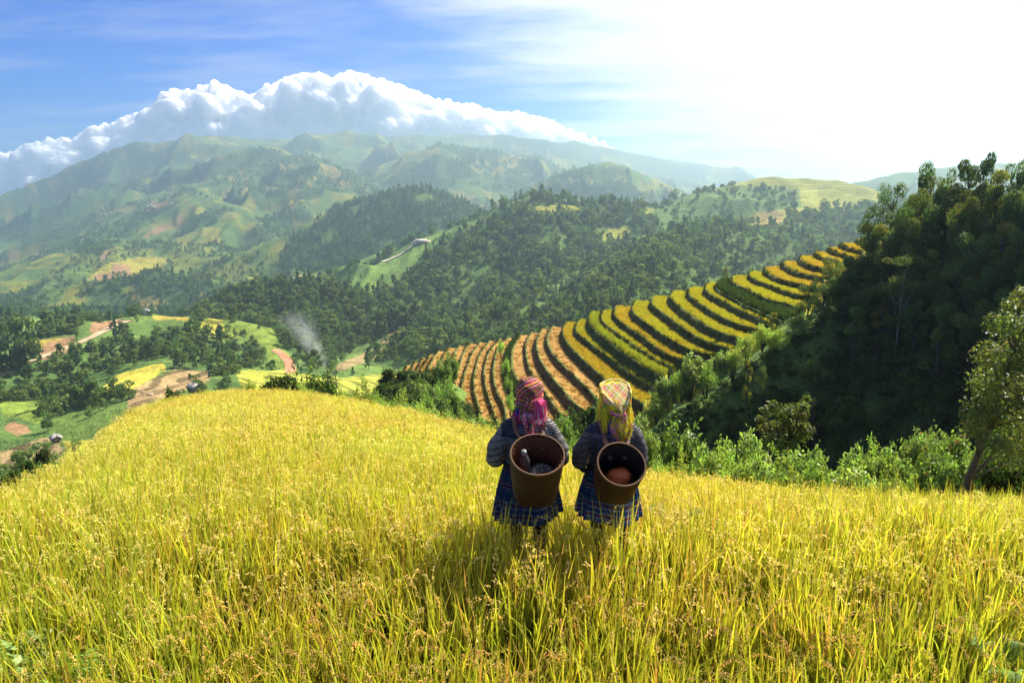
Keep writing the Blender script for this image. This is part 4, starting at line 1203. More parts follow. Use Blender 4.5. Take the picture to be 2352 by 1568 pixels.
# bare saplings on the crest
for j, (x_, y0, y1, lab) in enumerate([(754, 893, 842, 'thin bare sapling with a straight stem on the crest'), (772, 890, 846, 'bare branching sapling right of the straight one on the crest')]):
    b0 = np.array(P(x_, y0 + 10, 28)); t0 = np.array(P(x_, y1, 28))
    mb = MB()
    hh = t0[2] - b0[2]
    mb.tube([(0, 0, -.4), (.02, 0, hh * .5), (0, 0, hh)], [.025, .018, .006], 5, (.16, .12, .09))
    for q in range(13 if j else 7):
        zz = hh * rng.uniform(.25, .8); a_ = rng.uniform(0, 6.28); l_ = hh * rng.uniform(.2, .42) * (1.3 if j else .7)
        mb.tube([(0, 0, zz), (math.cos(a_) * l_ * .5, math.sin(a_) * l_ * .5, zz + l_ * .45), (math.cos(a_) * l_ * .8, math.sin(a_) * l_ * .8, zz + l_ * 1.0)], [.010, .007, .003], 4, (.17, .12, .09))
    o = mb.build('bare_sapling', BARK); o.location = b0
    tag(o, lab, 'tree')
# ------------------------------------------------------------------ rice
def rice_mat(name, trans):
    m, nt, out = new_mat(name)
    at = nt.new('ShaderNodeAttribute', attribute_name='Col')
    oi = nt.new('ShaderNodeObjectInfo')
    pos = nt.new('ShaderNodeNewGeometry').outputs['Position']
    big = nt.noise(pos, .35, 3)
    hs = nt.new('ShaderNodeHueSaturation')
    nt.set(hs.inputs['Hue'], nt.math('MULTIPLY_ADD', big, .09, nt.math('MULTIPLY_ADD', oi.outputs['Random'], .03, .443)))
    nt.set(hs.inputs['Value'], nt.math('MULTIPLY_ADD', nt.math('FRACT', nt.math('MULTIPLY', oi.outputs['Random'], 13.7)), .4, .8))
    nt.set(hs.inputs['Color'], at.outputs['Color'])
    b = nt.new('ShaderNodeBsdfPrincipled', i_Roughness=.5)
    b.inputs['Specular IOR Level'].default_value = .25
    nt.set(b.inputs['Base Color'], hs.outputs[0])
    tr = nt.new('ShaderNodeBsdfTranslucent')
    nt.set(tr.inputs[0], nt.mix(1.0, hs.outputs[0], (1.25, 1.15, .6, 1), 'MULTIPLY'))
    nt.set(out.inputs[0], nt.new('ShaderNodeMixShader', i_0=trans, i_1=b.outputs[0], i_2=tr.outputs[0]).outputs[0])
    return m


RICE = rice_mat('rice_plant', .5)


def rice_tuft(seed, h, rad, nblade, npan, ngrain, bw, gl, lod=0, green=.5):
    rng = np.random.default_rng(seed)
    mb = MB()
    sg = 6 if lod == 0 else 4
    for i in range(nblade):
        a = rng.uniform(0, 6.283); r0 = rad * rng.random() ** .5
        x0, y0 = r0 * math.cos(a), r0 * math.sin(a)
        L = h * rng.uniform(.72, 1.2)
        az = rng.uniform(0, 6.283); lean = rng.uniform(.04, .30); curl = rng.uniform(0, .55) if rng.random() < .4 else rng.uniform(0, .15)
        t = np.linspace(0, 1, sg)
        hor = L * (lean * t + curl * t ** 3 * .6)
        z = L * (t - .35 * curl * t ** 3)
        cxy = np.stack([x0 + math.cos(az) * hor, y0 + math.sin(az) * hor, z], -1)
        tw = az + rng.uniform(.8, 2.3)
        wd = bw * rng.uniform(.7, 1.3) * np.array([.7, 1, 1, .9, .55, .04])[:sg] if sg == 6 else bw * rng.uniform(.7, 1.3) * np.array([.8, 1, .75, .05])
        s = np.array([math.cos(tw), math.sin(tw), 0.1])
        G = np.stack([cxy - s * wd[:, None] * .5, cxy + s * wd[:, None] * .5], 1)
        gcol = np.array((.17, .26, .028)); ycol = np.array((.70, .64, .07)); ocol = np.array((.50, .30, .07))
        q_ = green * rng.random(); top = ycol * (1 - q_) + np.array((.30, .43, .03)) * q_
        if rng.random() < .14: top = ocol * 1.1
        c = gcol[None] * .8 * (1 - t[:, None]) + top[None] * t[:, None] * rng.uniform(.8, 1.15)
        mb.grid(G, np.repeat(c[:, None], 2, 1))
    for i in range(npan):
        az = rng.uniform(0, 6.283); r0 = rad * rng.random() ** .5
        a = rng.uniform(0, 6.283)
        x0, y0 = r0 * math.cos(a), r0 * math.sin(a)
        t = np.linspace(0, 1, 7)
        L = h * rng.uniform(.82, 1.02)
        drop = rng.uniform(.12, .22)
        hx = np.array([0, .03, .06, .11, .17, .225, .25]) * (.6 + drop * 3) * h / .53
        hz = np.array([0, .35, .72, .94, .985, .92, .76]) * L
        c3 = np.stack([x0 + math.cos(az) * hx, y0 + math.sin(az) * hx, hz], -1)
        stem = np.array((.30, .30, .05))
        if lod == 0: mb.tube(c3, [.0016, .0015, .0014, .0012, .0011, .001, .0008], 3, stem, False)
        # grains hang on short branches from the bent top
        g = rng.random(ngrain)
        base = np.stack([np.interp(.48 + .52 * g, t, c3[:, k]) for k in range(3)], -1)
        sp = rng.normal(size=(ngrain, 3)) * np.array([.0034, .0034, .003]) * (h / .53)
        base = base + sp + np.array([0, 0, -.018]) * rng.random((ngrain, 1))
        tdir = unit(np.stack([math.cos(az) * (.5 + .5 * g), math.sin(az) * (.5 + .5 * g), .5 - 1.7 * g], -1) + rng.normal(size=(ngrain, 3)) * .35)
        sd = unit(np.cross(tdir, rng.normal(size=(ngrain, 3))))
        l = gl * rng.uniform(.8, 1.2, ngrain)[:, None]
        w = l * .5
        nb = np.cross(tdir, sd)
        col = np.array((.86, .70, .27)) * rng.uniform(.7, 1.2, (ngrain, 1))
        if rng.random() < .3: col = col * np.array((.85, 1.0, .6))
        if lod == 0:
            V = np.stack([base - tdir * l * .5, base + sd * w * .5, base + nb * w * .5, base - sd * w * .5, base - nb * w * .5, base + tdir * l * .5], 1)
            k = np.arange(ngrain)[:, None] * 6
            T = np.concatenate([k + np.array([[0, 2, 1]]), k + np.array([[0, 3, 2]]), k + np.array([[0, 4, 3]]), k + np.array([[0, 1, 4]]), k + np.array([[5, 1, 2]]), k + np.array([[5, 2, 3]]), k + np.array([[5, 3, 4]]), k + np.array([[5, 4, 1]])])
            mb.put(V.reshape(-1, 3), None, T, np.repeat(col, 6, 0))
        else:
            V = np.stack([base - tdir * l * .5, base + sd * w * .5, base + tdir * l * .5, base - sd * w * .5], 1)
            mb.put(V.reshape(-1, 3), np.arange(ngrain * 4).reshape(-1, 4), None, np.repeat(col, 4, 0))
    return mb.mesh('rice_tuft', RICE)


R0 = [rice_tuft(10 + i, .53, .07, 20, 1 + i % 2, 64, .0135, .0105, 0, .8) for i in range(6)]
R1 = [rice_tuft(30 + i, .53, .09, 20, 2 + i % 2, 38, .0135, .0140, 1, .6) for i in range(5)]
R2 = [rice_tuft(50 + i, .53, .14, 24, 5, 20, .0145, .024, 1, .42) for i in range(4)]
rc = proto_collection('rice_kinds', R0 + R1 + R2)
WOMEN_XY = [(.105, 4.2), (.645, 4.2)]


def rice_points():
    out = []
    for (y0, y1, sp, base, nk) in ((.35, 3.4, .125, 0, 6), (3.4, 8.5, .15, 6, 5), (8.5, 27, .23, 11, 4)):
        ys = np.arange(y0, y1, sp)
        for y in ys:
            um = 1.35 if y < 9 else 1.0
            xs = np.arange(-um * y - 1, um * y + 1, sp)
            x = xs + RNG.normal(0, sp * .28, len(xs)); yy = y + RNG.normal(0, sp * .28, len(xs))
            yy = np.maximum(yy, .2)
            de, _ = field_edge(x / yy)
            k = (yy < de + .2) & (np.hypot(x, yy) > .45)
            for wx, wy in WOMEN_XY:
                k &= ~((np.abs(x - wx) < .14) & (np.abs(yy - wy) < .10))
            x, yy = x[k], yy[k]
            if len(x): out.append(np.stack([x, yy, np.full(len(x), base), np.full(len(x), nk)], -1))
    return np.concatenate(out)


rp = rice_points()
gx = field_ground(rp[:, 0], rp[:, 1])
n = len(rp)
pick = (rp[:, 2] + np.floor(RNG.random(n) * rp[:, 3])).astype(int)
hs = RNG.uniform(.84, 1.12, n) * (.92 + .2 * fbm(rp[:, 0] / 1.3, rp[:, 1] / 1.3, 3, 77))
near_w = np.zeros(n)
for wx, wy in WOMEN_XY:
    near_w = np.maximum(near_w, np.exp(-(((rp[:, 0] - wx) / .35) ** 2 + ((rp[:, 1] - wy + .25) / .4) ** 2)))
fr_ = np.zeros(n)
for wx, wy in WOMEN_XY:
    fr_ = np.maximum(fr_, np.exp(-(((rp[:, 0] - wx) / .5) ** 2 + ((rp[:, 1] - wy + .48) / .30) ** 2)))
hs *= 1 + .36 * fr_
scatter('rice', rc, np.stack([rp[:, 0], rp[:, 1], gx - .02], -1), np.stack([RNG.normal(0, .09, n), RNG.normal(0, .09, n), RNG.uniform(0, 6.28, n)], -1), np.stack([np.ones(n), np.ones(n), hs], -1), pick, 'ripe golden rice filling the foreground field', 'rice')
print('rice', n, round(time.time() - T0, 1))


# standing rice and stubble on the terraces
def terr_tuft(seed, h, c, n=26, w=.035, rad=.22):
    rng = np.random.default_rng(seed); mb = MB()
    for i in range(n):
        a = rng.uniform(0, 6.283); r0 = rad * rng.random() ** .5
        p = np.array([r0 * math.cos(a), r0 * math.sin(a), 0]); L = h * rng.uniform(.6, 1.15)
        d = np.array([rng.normal() * .14, rng.normal() * .14, 1.0]) * L
        tw = rng.uniform(0, 6.283); s = np.array([math.cos(tw), math.sin(tw), 0]) * w * .5
        cc = np.array(c) * rng.uniform(.7, 1.25)
        mb.put([p - s, p + s, p + d + s * .4, p + d - s * .4], [[0, 1, 2, 3]], None, np.stack([cc * .55, cc * .55, cc, cc]))
    return mb.mesh('terrace_tuft', RICE)


TT = {Y_: [terr_tuft(i, .32, (.46, .44, .04)) for i in (1, 2)], O_: [terr_tuft(i, .32, (.52, .40, .05)) for i in (3, 4)], G_: [terr_tuft(i, .6, (.36, .40, .04)) for i in (5, 6)],
      S_: [terr_tuft(i, .16, (.34, .19, .045), 16, .05, .26) for i in (7, 8)], W_: [terr_tuft(i, .6, (.045, .08, .02), 20, .09) for i in (9, 10)]}
kinds = [Y_, O_, G_, S_, W_]
tc_ = proto_collection('terrace_kinds', [m for k in kinds for m in TT[k]])
PP = []; PK = []
for typ, z, lip, inner in TREADS:
    wv = np.linalg.norm((inner - lip)[:, :2], axis=1)
    seg = np.linalg.norm(np.diff(lip, axis=0), axis=1)
    for i in range(TN - 1):
        dens = {S_: 2.2, W_: 6}.get(typ, 12)
        if lip[i, 1] > 200: continue
        k = RNG.poisson(max(seg[i], .05) * min(wv[i], 9) * dens)
        if not k: continue
        t = RNG.random(k)[:, None]; f = RNG.random(k)[:, None]
        a_ = lip[i] * (1 - t) + lip[i + 1] * t; b_ = inner[i] * (1 - t) + inner[i + 1] * t
        q = a_ * (1 - f) + b_ * f; q[:, 2] = z - .03
        if typ == S_: q = q[vnoise(q[:, 0] * .8, q[:, 1] * .8, 3) > .3]
        PP.append(q); PK += [kinds.index(typ) * 2 + int(v) for v in (RNG.random(len(q)) > .5)]
PP = np.concatenate(PP); n = len(PP)
s_ = RNG.uniform(.8, 1.2, n)
scatter('terrace_crops', tc_, PP, np.stack([np.zeros(n), np.zeros(n), RNG.uniform(0, 6.28, n)], -1), np.stack([s_, s_, s_], -1), PK, 'standing rice and cut stubble on the terraces', 'rice')
# grass hanging on the terrace steps
GT = [terr_tuft(20 + i, .45, c, 18, .07, .3) for i, c in enumerate([(.035, .05, .013), (.05, .065, .016), (.06, .045, .02)])]
gc = proto_collection('bank_grass_kinds', GT)
PP = []; PK = []
for k in range(len(TERR)):
    typ, z, _ = TERR[k]
    e = resample(TERR[k][2], TN * 4)
    zl = TERR[k - 1][1] if k else z - 2
    for rep in range(2):
        t = RNG.random(len(e)) if typ != S_ else RNG.random(len(e)) * .5 + .5
        q = e + RNG.normal(0, .06, e.shape); q[:, 2] = zl + (z - zl) * t
        keep = RNG.random(len(e)) < (.12 if typ != S_ else .08)
        PP.append(q[keep]); PK += list(RNG.choice(3, keep.sum(), p=[.5, .4, .1] if typ != S_ else [.2, .1, .7]))
PP = np.concatenate(PP); n = len(PP)
s_ = RNG.uniform(.5, 1.1, n)
scatter('bank_grass', gc, PP, np.stack([RNG.normal(0, .4, n), RNG.normal(0, .4, n), RNG.uniform(0, 6.28, n)], -1), np.stack([s_, s_, s_], -1), PK, 'grass on the banks of the terraces', 'grass')
print('terrace plants', round(time.time() - T0, 1))
# ------------------------------------------------------------------ the two women
CLOTH = vc_mat('woven_cloth', .85, .12, noise=.25, nscale=120, bump=.25, bscale=260)
THIN = vc_mat('thin_cotton', .8, .15, trans=.22, tint=(1.1, 1.05, .9, 1))
SKIN = vc_mat('skin', .55, .3)
WICKER = vc_mat('wicker', .55, .3, noise=.35, nscale=90)


def fuse(mb, voxel, smooth_it=6, wob=None):
    """melt the pieces of a mesh builder into one continuous skin"""
    me = mb.mesh('tmp', None)
    o = bpy.data.objects.new('tmp', me); COL.objects.link(o)
    m = o.modifiers.new('r', 'REMESH'); m.mode = 'VOXEL'; m.voxel_size = voxel; m.use_smooth_shade = True
    s = o.modifiers.new('s', 'SMOOTH'); s.factor = .5; s.iterations = smooth_it
    dg = bpy.context.evaluated_depsgraph_get()
    r = bpy.data.meshes.new_from_object(o.evaluated_get(dg))
    bpy.data.objects.remove(o); bpy.data.meshes.remove(me)
    V = np.empty(len(r.vertices) * 3, np.float32); r.vertices.foreach_get('co', V); V = V.reshape(-1, 3)
    N = np.empty(len(r.vertices) * 3, np.float32); r.vertices.foreach_get('normal', N); N = N.reshape(-1, 3)
    if wob is not None:
        V = V + N * wob(V)[:, None]
        r.vertices.foreach_set('co', V.astype(np.float32).ravel()); r.update()
    return r, V, N


def paint(me, col, mat):
    a = me.color_attributes.new('Col', 'FLOAT_COLOR', 'POINT')
    c = np.concatenate([col, np.ones((len(col), 1))], 1).astype(np.float32)
    a.data.foreach_set('color', c.ravel())
    me.materials.clear(); me.materials.append(mat)
    for p in me.polygons: p.use_smooth = True
    return me


def ring_loft(mb, rings, seg=28):
    """rings: (cx, cy, cz, rx, ry)"""
    th = np.linspace(0, 2 * np.pi, seg, endpoint=False)
    G = np.array([[(c[0] + c[3] * math.cos(t), c[1] + c[4] * math.sin(t), c[2]) for t in th] for c in rings])
    b = mb.n
    mb.grid(G, wrap=True)
    k = np.arange(1, seg - 1)
    t1 = np.stack([np.zeros_like(k), k + 1, k], -1)
    mb.T.append(np.concatenate([t1, t1[:, ::-1] + (len(rings) - 1) * seg]) + b)


def fold_noise(V, s=1.0, seed=0):
    return (fbm(V[:, 0] * 9 + V[:, 1] * 5, V[:, 2] * 14 + V[:, 1] * 6, 3, seed) - .5) * .022 * s + (ridged(V[:, 0] * 7 + 3 * V[:, 2], V[:, 2] * 11 - V[:, 0] * 8, 2, seed + 5) - .4) * .010 * s


def band(x, c, w): return (np.abs(x - c) < w).astype(float)


def mixc(col, m, c):
    col[:] = col * (1 - m[:, None]) + np.array(c)[None] * m[:, None]


def plaid(a, b, base, stripes, per):
    """woven check from two cloth coordinates"""
    col = np.tile(np.array(base, float), (len(a), 1))
    for coord in (a, b):
        f = np.mod(coord / per, 1)
        layer = np.zeros_like(col); wt = np.zeros(len(a))
        for (p, w, c) in stripes:
            m = np.abs(f - p) < w
            layer[m] = c; wt[m] = 1
        col = np.where(wt[:, None] > 0, col * .42 + layer * .58, col)
    return col


def fringe(mb, pts, dirs, length, cols, rng, n=60, w=.0035):
    """threads hanging from points along an edge"""
    pts = np.asarray(pts, float)
    for i in range(n):
        t = rng.random() * (len(pts) - 1); k = min(int(t), len(pts) - 2); f = t - k
        p = pts[k] * (1 - f) + pts[k + 1] * f + rng.normal(size=3) * .004
        d = np.asarray(dirs, float) + rng.normal(size=3) * .16
        L = length * rng.uniform(.65, 1.15)
        q = p + d * L * .5 + rng.normal(size=3) * .004; r = q + d * L * .35 + np.array([0, 0, -L * .15])
        s = unit(np.array([rng.normal(), rng.normal() * .3, 0])) * w
        c = np.array(cols[rng.integers(len(cols))]) * rng.uniform(.75, 1.15)
        mb.put([p - s, p + s, q + s * .9, q - s * .9, r + s * .5, r - s * .5], [[0, 1, 2, 3], [3, 2, 4, 5]], None, c)


MAG = (.62, .03, .22); PINK = (.80, .06, .25); GRN = (.03, .22, .05); BLK = (.012, .012, .016); WHT = (.75, .72, .70); YLW = (.80, .66, .03); BLU = (.10, .25, .50); ORG = (.75, .22, .06)


def woman(name, px, D, label, kind):
    X0, _, _ = P(px, 1000, D)
    gz_ = float(field_ground(np.array([X0]), np.array([D]))[0])
    rng = np.random.default_rng(5 if kind == 'a' else 6)
    top = P(px, 866 if kind == 'a' else 880, D)[2] - gz_
    S = top / 1.555                        # all heights below are for a figure 1.555 m tall with scarf
    hx = .01 if kind == 'a' else .018      # head offset
    # ---------------- body: one continuous figure
    mb = MB()
    ring_loft(mb, [(0, 0, .80, .10, .075), (0, 0, .86, .145, .10), (0, 0, .95, .135, .095), (0, .01, 1.05, .125, .09), (0, 0, 1.15, .14, .095), (0, -.01, 1.22, .13, .08), (0, -.005, 1.26, .07, .05)], 20)
    ring_loft(mb, [(hx, 0, 1.24, .05, .05), (hx, .015, 1.32, .043, .045), (hx, .03, 1.36, .05, .06), (hx, .035, 1.40, .066, .085), (hx, .03, 1.45, .072, .092), (hx, .025, 1.485, .064, .082), (hx, .02, 1.515, .03, .04)], 18)
    mb.tube([(hx, .118, 1.455), (hx, .135, 1.425), (hx, .12, 1.405)], [.008, .013, .008], 7)       # nose
    for s in (-1, 1):
        mb.tube([(hx + s * .072, .03, 1.46), (hx + s * .08, .025, 1.43), (hx + s * .07, .03, 1.40)], [.008, .012, .006], 6)   # ears
        mb.tube([(hx + s * .012, .112, 1.385), (hx + s * .028, .105, 1.384)], [.006, .005], 6)    # lips
        mb.tube([(s * .09, 0, .84), (s * .085, .02, .48), (s * .085, -.005, .09), (s * .085, 0, .05)], [.085, .052, .034, .036], 12)
        mb.tube([(s * .085, -.03, .035), (s * .088, .06, .03), (s * .092, .14, .022)], [.036, .038, .024], 10)
        mb.tube([(s * .14, -.01, 1.2), (s * .20, -.05, .98), (s * .15, .10, .95), (s * .09, .2, 1.0)], [.045, .036, .03, .022], 10)
        hb = np.array([s * .085, .215, 1.0])
        mb.tube([hb - [0, .02, 0], hb + [-.012 * s, .05, .012]], [.024, .03], 8)
        for f in range(4):
            o_ = np.array([(f - 1.5) * .015, 0, 0])
            L = (.055, .065, .062, .05)[f]
            mb.tube([hb + o_ + [-.012 * s, .07, .014], hb + o_ + [-.02 * s, .07 + L * .7, .0], hb + o_ + [-.025 * s, .07 + L * .8, -.03]], [.0088, .008, .0065], 6)
        mb.tube([hb + [-s * .028, .02, .015], hb + [-s * .05, .05, .03], hb + [-s * .055, .08, .03]], [.011, .0095, .008], 6)
    me, V, N = fuse(mb, .009, 3, (lambda V: 0 * V[:, 0]) if kind == 'a' else (lambda V: -.024 * (V[:, 2] > 1.42)))
    col = np.tile(np.array((.36, .20, .12)), (len(V), 1))
    z = V[:, 2]
    mixc(col, (z < .55).astype(float), (.015, .014, .018))
    for s in (-1, 1):
        e = np.hypot(V[:, 0] - hx - s * .027, (V[:, 2] - 1.445)) < .009
        mixc(col, (e & (V[:, 1] > .06)).astype(float), (.02, .012, .01))
    mixc(col, ((np.abs(V[:, 2] - 1.385) < .008) & (V[:, 1] > .105) & (np.abs(V[:, 0] - hx) < .03)).astype(float), (.35, .10, .08))
    paint(me, col, SKIN)
    root = add('person', me)
    root.location = (X0, D, gz_)
    root.scale = (S, S, S)
    tag(root, label, 'person')

    # ---------------- jacket
    mb = MB()
    ring_loft(mb, [(0, 0, .80, .172, .125), (0, 0, .86, .170, .122), (0, 0, .95, .160, .115), (0, -.005, 1.05, .162, .115), (0, -.015, 1.14, .178, .118), (0, -.02, 1.20, .172, .105), (.005, -.015, 1.25, .125, .085), (.01, -.005, 1.285, .075, .065)], 26)
    el = {'a': ((-.232, -.035, .985), (.226, -.03, .985)), 'b': ((-.232, -.03, .985), (.205, -.03, .985))}[kind]
    for s, e in zip((-1, 1), el):
        mb.tube(resample(np.array([(s * .085, -.015, 1.232), (s * .135, -.02, 1.205), (s * .178, -.027, 1.13), (e[0] * .97, e[1] - .01, 1.05), (e[0], e[1], .98), (e[0] * .93, .06, .95), (e[0] * .66, .16, .975)]), 24), np.interp(np.linspace(0, 1, 24), [0, .14, .34, .55, .7, .85, 1], [.045, .058, .063, .066, .064, .056, .050]), 16)
    me, V, N = fuse(mb, .0085, 5, lambda V: fold_noise(V, .5, 3 if kind == 'a' else 9))
    x, y, z = V[:, 0], V[:, 1], V[:, 2]
    base = np.array((.13, .124, .112)) if kind == 'a' else np.array((.068, .064, .066))
    line = np.array((.27, .26, .25)) if kind == 'a' else np.array((.17, .16, .17))
    col = np.tile(base, (len(V), 1)) * (.75 + .5 * vnoise(x * 60, z * 60, 3))[:, None]
    arm = (np.abs(x) > .155) & (z < 1.19)
    sx = np.mod(x / .052 + .5, 1); sz = np.mod(z / .052, 1)
    back = ~arm & (z < 1.175)
    mixc(col, (back & ((sx < .09) | (sz < .09))).astype(float), (.03, .03, .04))
    mot = np.hypot(sx - .54, sz - .54)
    mixc(col, (back & (np.abs(mot - .24) < .07)).astype(float), (.04, .07, .16))
    mixc(col, (back & (mot < .1)).astype(float), (.05, .08, .2))
    yoke = (z > 1.175) & (z < 1.27)
    st = np.mod(z / .0155 + x * x * 6, 1)
    mixc(col, (yoke & (st < .38)).astype(float), line * 1.15)
    mixc(col, (yoke & (st > .62)).astype(float), (.02, .02, .026))
    # banded sleeves
    aa = z + .25 * np.abs(x)
    s2 = np.mod(aa / .046, 1)
    mixc(col, (arm & (s2 < .10)).astype(float), line * .7)
    mixc(col, (arm & (s2 > .46) & (s2 < .60)).astype(float), (.025, .025, .04))
    zig = np.abs(np.mod(y / .02 + x / .03, 1) - .5)
    mixc(col, (arm & (s2 > .68) & (s2 < .94) & (zig < .17) & (z < 1.08)).astype(float), line * .8)
    if kind == 'a': mixc(col, ((x < -.075) & (z > 1.15) & (x > -.19)).astype(float) * .85, (.012, .014, .03))
    else: mixc(col, ((x < -.02) & (z > 1.205)).astype(float) * .7, (.015, .016, .04))
    mixc(col, (z < .93).astype(float), (.016, .016, .02))
    add('jacket', paint(me, col, CLOTH), root)
    # ---------------- collar
    mb = MB()
    th = np.linspace(-.25 * np.pi, 1.25 * np.pi, 40)[::-1] + np.pi
    cg = []
    for r_, z_ in ((.062, 1.315), (.078, 1.318), (.098, 1.292), (.118, 1.255), (.122, 1.235)):
        cg.append([(hx * .7 + r_ * 1.12 * math.cos(t), -.012 + r_ * .85 * math.sin(t), z_ + .012 * math.sin(3 * t)) for t in th])
    cg = np.array(cg)
    cc = np.zeros((5, 40, 3)); cc[:] = (.10, .10, .13)
    cc[1] = (.42, .42, .45) if kind == 'a' else (.03, .05, .30); cc[2] = (.04, .04, .06) if kind == 'a' else (.02, .04, .34); cc[3] = (.35, .35, .38) if kind == 'a' else (.02, .03, .26); cc[4] = (.05, .05, .07)
    lx = cg[:, :, 0] < -.035
    cc[lx] = (.03, .06, .38) if kind == 'b' else (.03, .05, .28)
    if kind == 'a':
        cc[2][lx[2]] = (.36, .02, .05); cc[3][lx[3]] = (.30, .02, .04)
    mb.grid(cg, cc)
    o = mb.build('collar', CLOTH, root, True)
    so_ = o.modifiers.new('thick', 'SOLIDIFY'); so_.thickness = .006
    # ---------------- skirt, pleated and flaring
    seg = 220
    th = np.linspace(0, 2 * np.pi, seg, endpoint=False)
    rows = []
    for t in np.linspace(0, 1, 40):
        zz = .93 - t * .39
        rx = .152 + .078 * t ** .8 + .008; ry = .112 + .075 * t
        pl = (.004 + .017 * t) * (.55 + .45 * np.sin(th * 2 + 1)) * (np.sin(th * 13 + 2.2 * np.sin(th * 3 + t)) * .8 + np.sin(th * 29 + 2) * .3) + .012 * t * np.sin(th * 5 + 1)
        sway = -.012 * t if kind == 'a' else -.018 * t
        hem = .02 * np.sin(th * 2.0 + .6) * t + (.035 * t * np.cos(th) if kind == 'a' else -.045 * t * np.cos(th))
        rows.append(np.stack([sway + (rx + pl) * np.cos(th), (ry + pl) * np.sin(th) - .004, zz + hem * .5], -1))
    G = np.array(rows)
    zz = (.93 - np.linspace(0, 1, 40) * .39)[:, None] + 0 * th[None]
    cb = np.zeros((40, seg, 3))
    tt = np.linspace(0, 1, 40)[:, None] + 0 * th[None]
    dark = np.array((.012, .022, .05)); blue = np.array((.03, .07, .20)); pale = np.array((.26, .33, .46)); teal = np.array((.02, .10, .13)); pur = np.array((.13, .03, .09))
    cb[:] = dark
    bands = [(.10, .03, blue), (.17, .008, pale * .7), (.22, .03, teal), (.30, .010, pale * .6), (.345, .018, pur), (.39, .010, pale * .6), (.46, .035, blue), (.53, .008, pale * .8), (.57, .016, teal), (.61, .008, pale * .8), (.67, .022, pur), (.72, .008, pale), (.77, .026, blue), (.82, .008, pale), (.86, .016, pur), (.90, .008, pale), (.95, .03, blue * 1.3)]
    k_ = .38 if kind == 'a' else .62
    for (c_, w_, q_) in bands:
        m = np.abs(tt - c_) < w_
        cb[m] = q_ * k_
    mot = (np.mod(th[None] * 26 / 6.283 * 2 + 0 * tt, 1) < .3) & (np.abs(tt - .46) < .02)
    cb[mot] = np.array((.10, .20, .06)) * k_
    mot = (np.mod(th[None] * 20 / 6.283 * 2 + .3 + 0 * tt, 1) < .35) & (np.abs(tt - .67) < .014)
    cb[mot] = np.array((.35, .12, .16)) * k_
    mb = MB(); mb.grid(G, cb, wrap=True)
    o = mb.build('skirt', CLOTH, root, True)
    so_ = o.modifiers.new('thick', 'SOLIDIFY'); so_.thickness = .004; so_.offset = -1
    # sash
    mb = MB()
    th2 = np.linspace(0, 2 * np.pi, 60, endpoint=False)
    mb.grid(np.array([[(r_ * math.cos(t), r_ * .75 * math.sin(t), z_) for t in th2] for r_, z_ in ((.160, .945), (.176, .93), (.178, .89), (.170, .865), (.158, .86))]), np.array((.02, .02, .03)), wrap=True)
    if kind == 'b': mb.tube([(-.165, -.03, .90), (-.21, -.045, .905), (-.235, -.05, .915)], [.022, .018, .006], 8, (.02, .02, .028))
    mb.build('sash', CLOTH, root, True)

    # ---------------- head scarf
    if kind == 'a':
        mb = MB()
        ring_loft(mb, [(hx, .0, 1.315, .052, .058), (hx, .0, 1.34, .074, .084), (hx, .01, 1.375, .090, .104), (hx, .015, 1.42, .099, .116), (hx, .015, 1.47, .100, .116), (hx, .012, 1.51, .086, .102), (hx, .01, 1.537, .058, .07), (hx, .01, 1.552, .02, .025)], 26)
        mb.tube([(hx - .095, -.02, 1.39), (hx - .05, -.10, 1.365), (hx + .02, -.118, 1.375), (hx + .085, -.06, 1.40)], [.022, .026, .03, .024], 10)
        mb.tube([(hx - .06, -.075, 1.345), (hx, -.105, 1.325), (hx + .06, -.06, 1.335)], [.02, .028, .022], 10)
        mb.tube([(hx + .015, -.12, 1.385), (hx + .055, -.125, 1.40), (hx + .09, -.09, 1.41)], [.03, .036, .02], 10)
        wr = lambda V: (ridged(V[:, 0] * 6 + V[:, 2] * 9, V[:, 2] * 5 - V[:, 0] * 9 + V[:, 1] * 4, 2, 44) - .4) * .011
        me, V, N = fuse(mb, .0055, 2, wr)
        x, y, z = V[:, 0] - hx, V[:, 1], V[:, 2]
        wx = x + .012 * np.sin(z * 26); wz = z + .012 * np.sin(x * 30)
        u_ = wx * .8 + wz * .6 + .25 * y; v_ = wz * .8 - wx * .6 + .25 * y
        u_ = np.where(z > 1.44, u_, wx * .95 - wz * .3 + .1)
        v_ = np.where(z > 1.44, v_, wz * .95 + wx * .3 + .3 * y)
        col = plaid(u_, v_, (.66, .02, .15), [(.10, .09, (.01, .17, .03)), (.275, .035, BLK), (.335, .014, WHT), (.45, .05, (.01, .13, .03)), (.56, .03, YLW), (.74, .04, BLK), (.80, .014, WHT), (.91, .06, (.01, .15, .06))], .095)
        col = col ** 1.25
        mixc(col, ((x > .03) & (z < 1.43) & (y < -.06) & (z > 1.33)).astype(float) * .75, (.72, .05, .20))
        sc_ = add('headscarf', paint(me, col, CLOTH), root)
        mb = MB()
        fringe(mb, [(hx + .035, -.145, 1.385), (hx + .075, -.15, 1.40), (hx + .105, -.11, 1.42)], (.05, -.05, -1), .105, [PINK, PINK, MAG, (.75, .15, .35), (.7, .45, .4)], rng, 110, .003)
        fringe(mb, [(hx - .06, -.10, 1.34), (hx - .02, -.128, 1.33), (hx + .012, -.125, 1.335)], (.01, -.10, -1), .075, [MAG, PINK, GRN, BLK, WHT], rng, 80, .004)
        # hanging tail
        tail = []
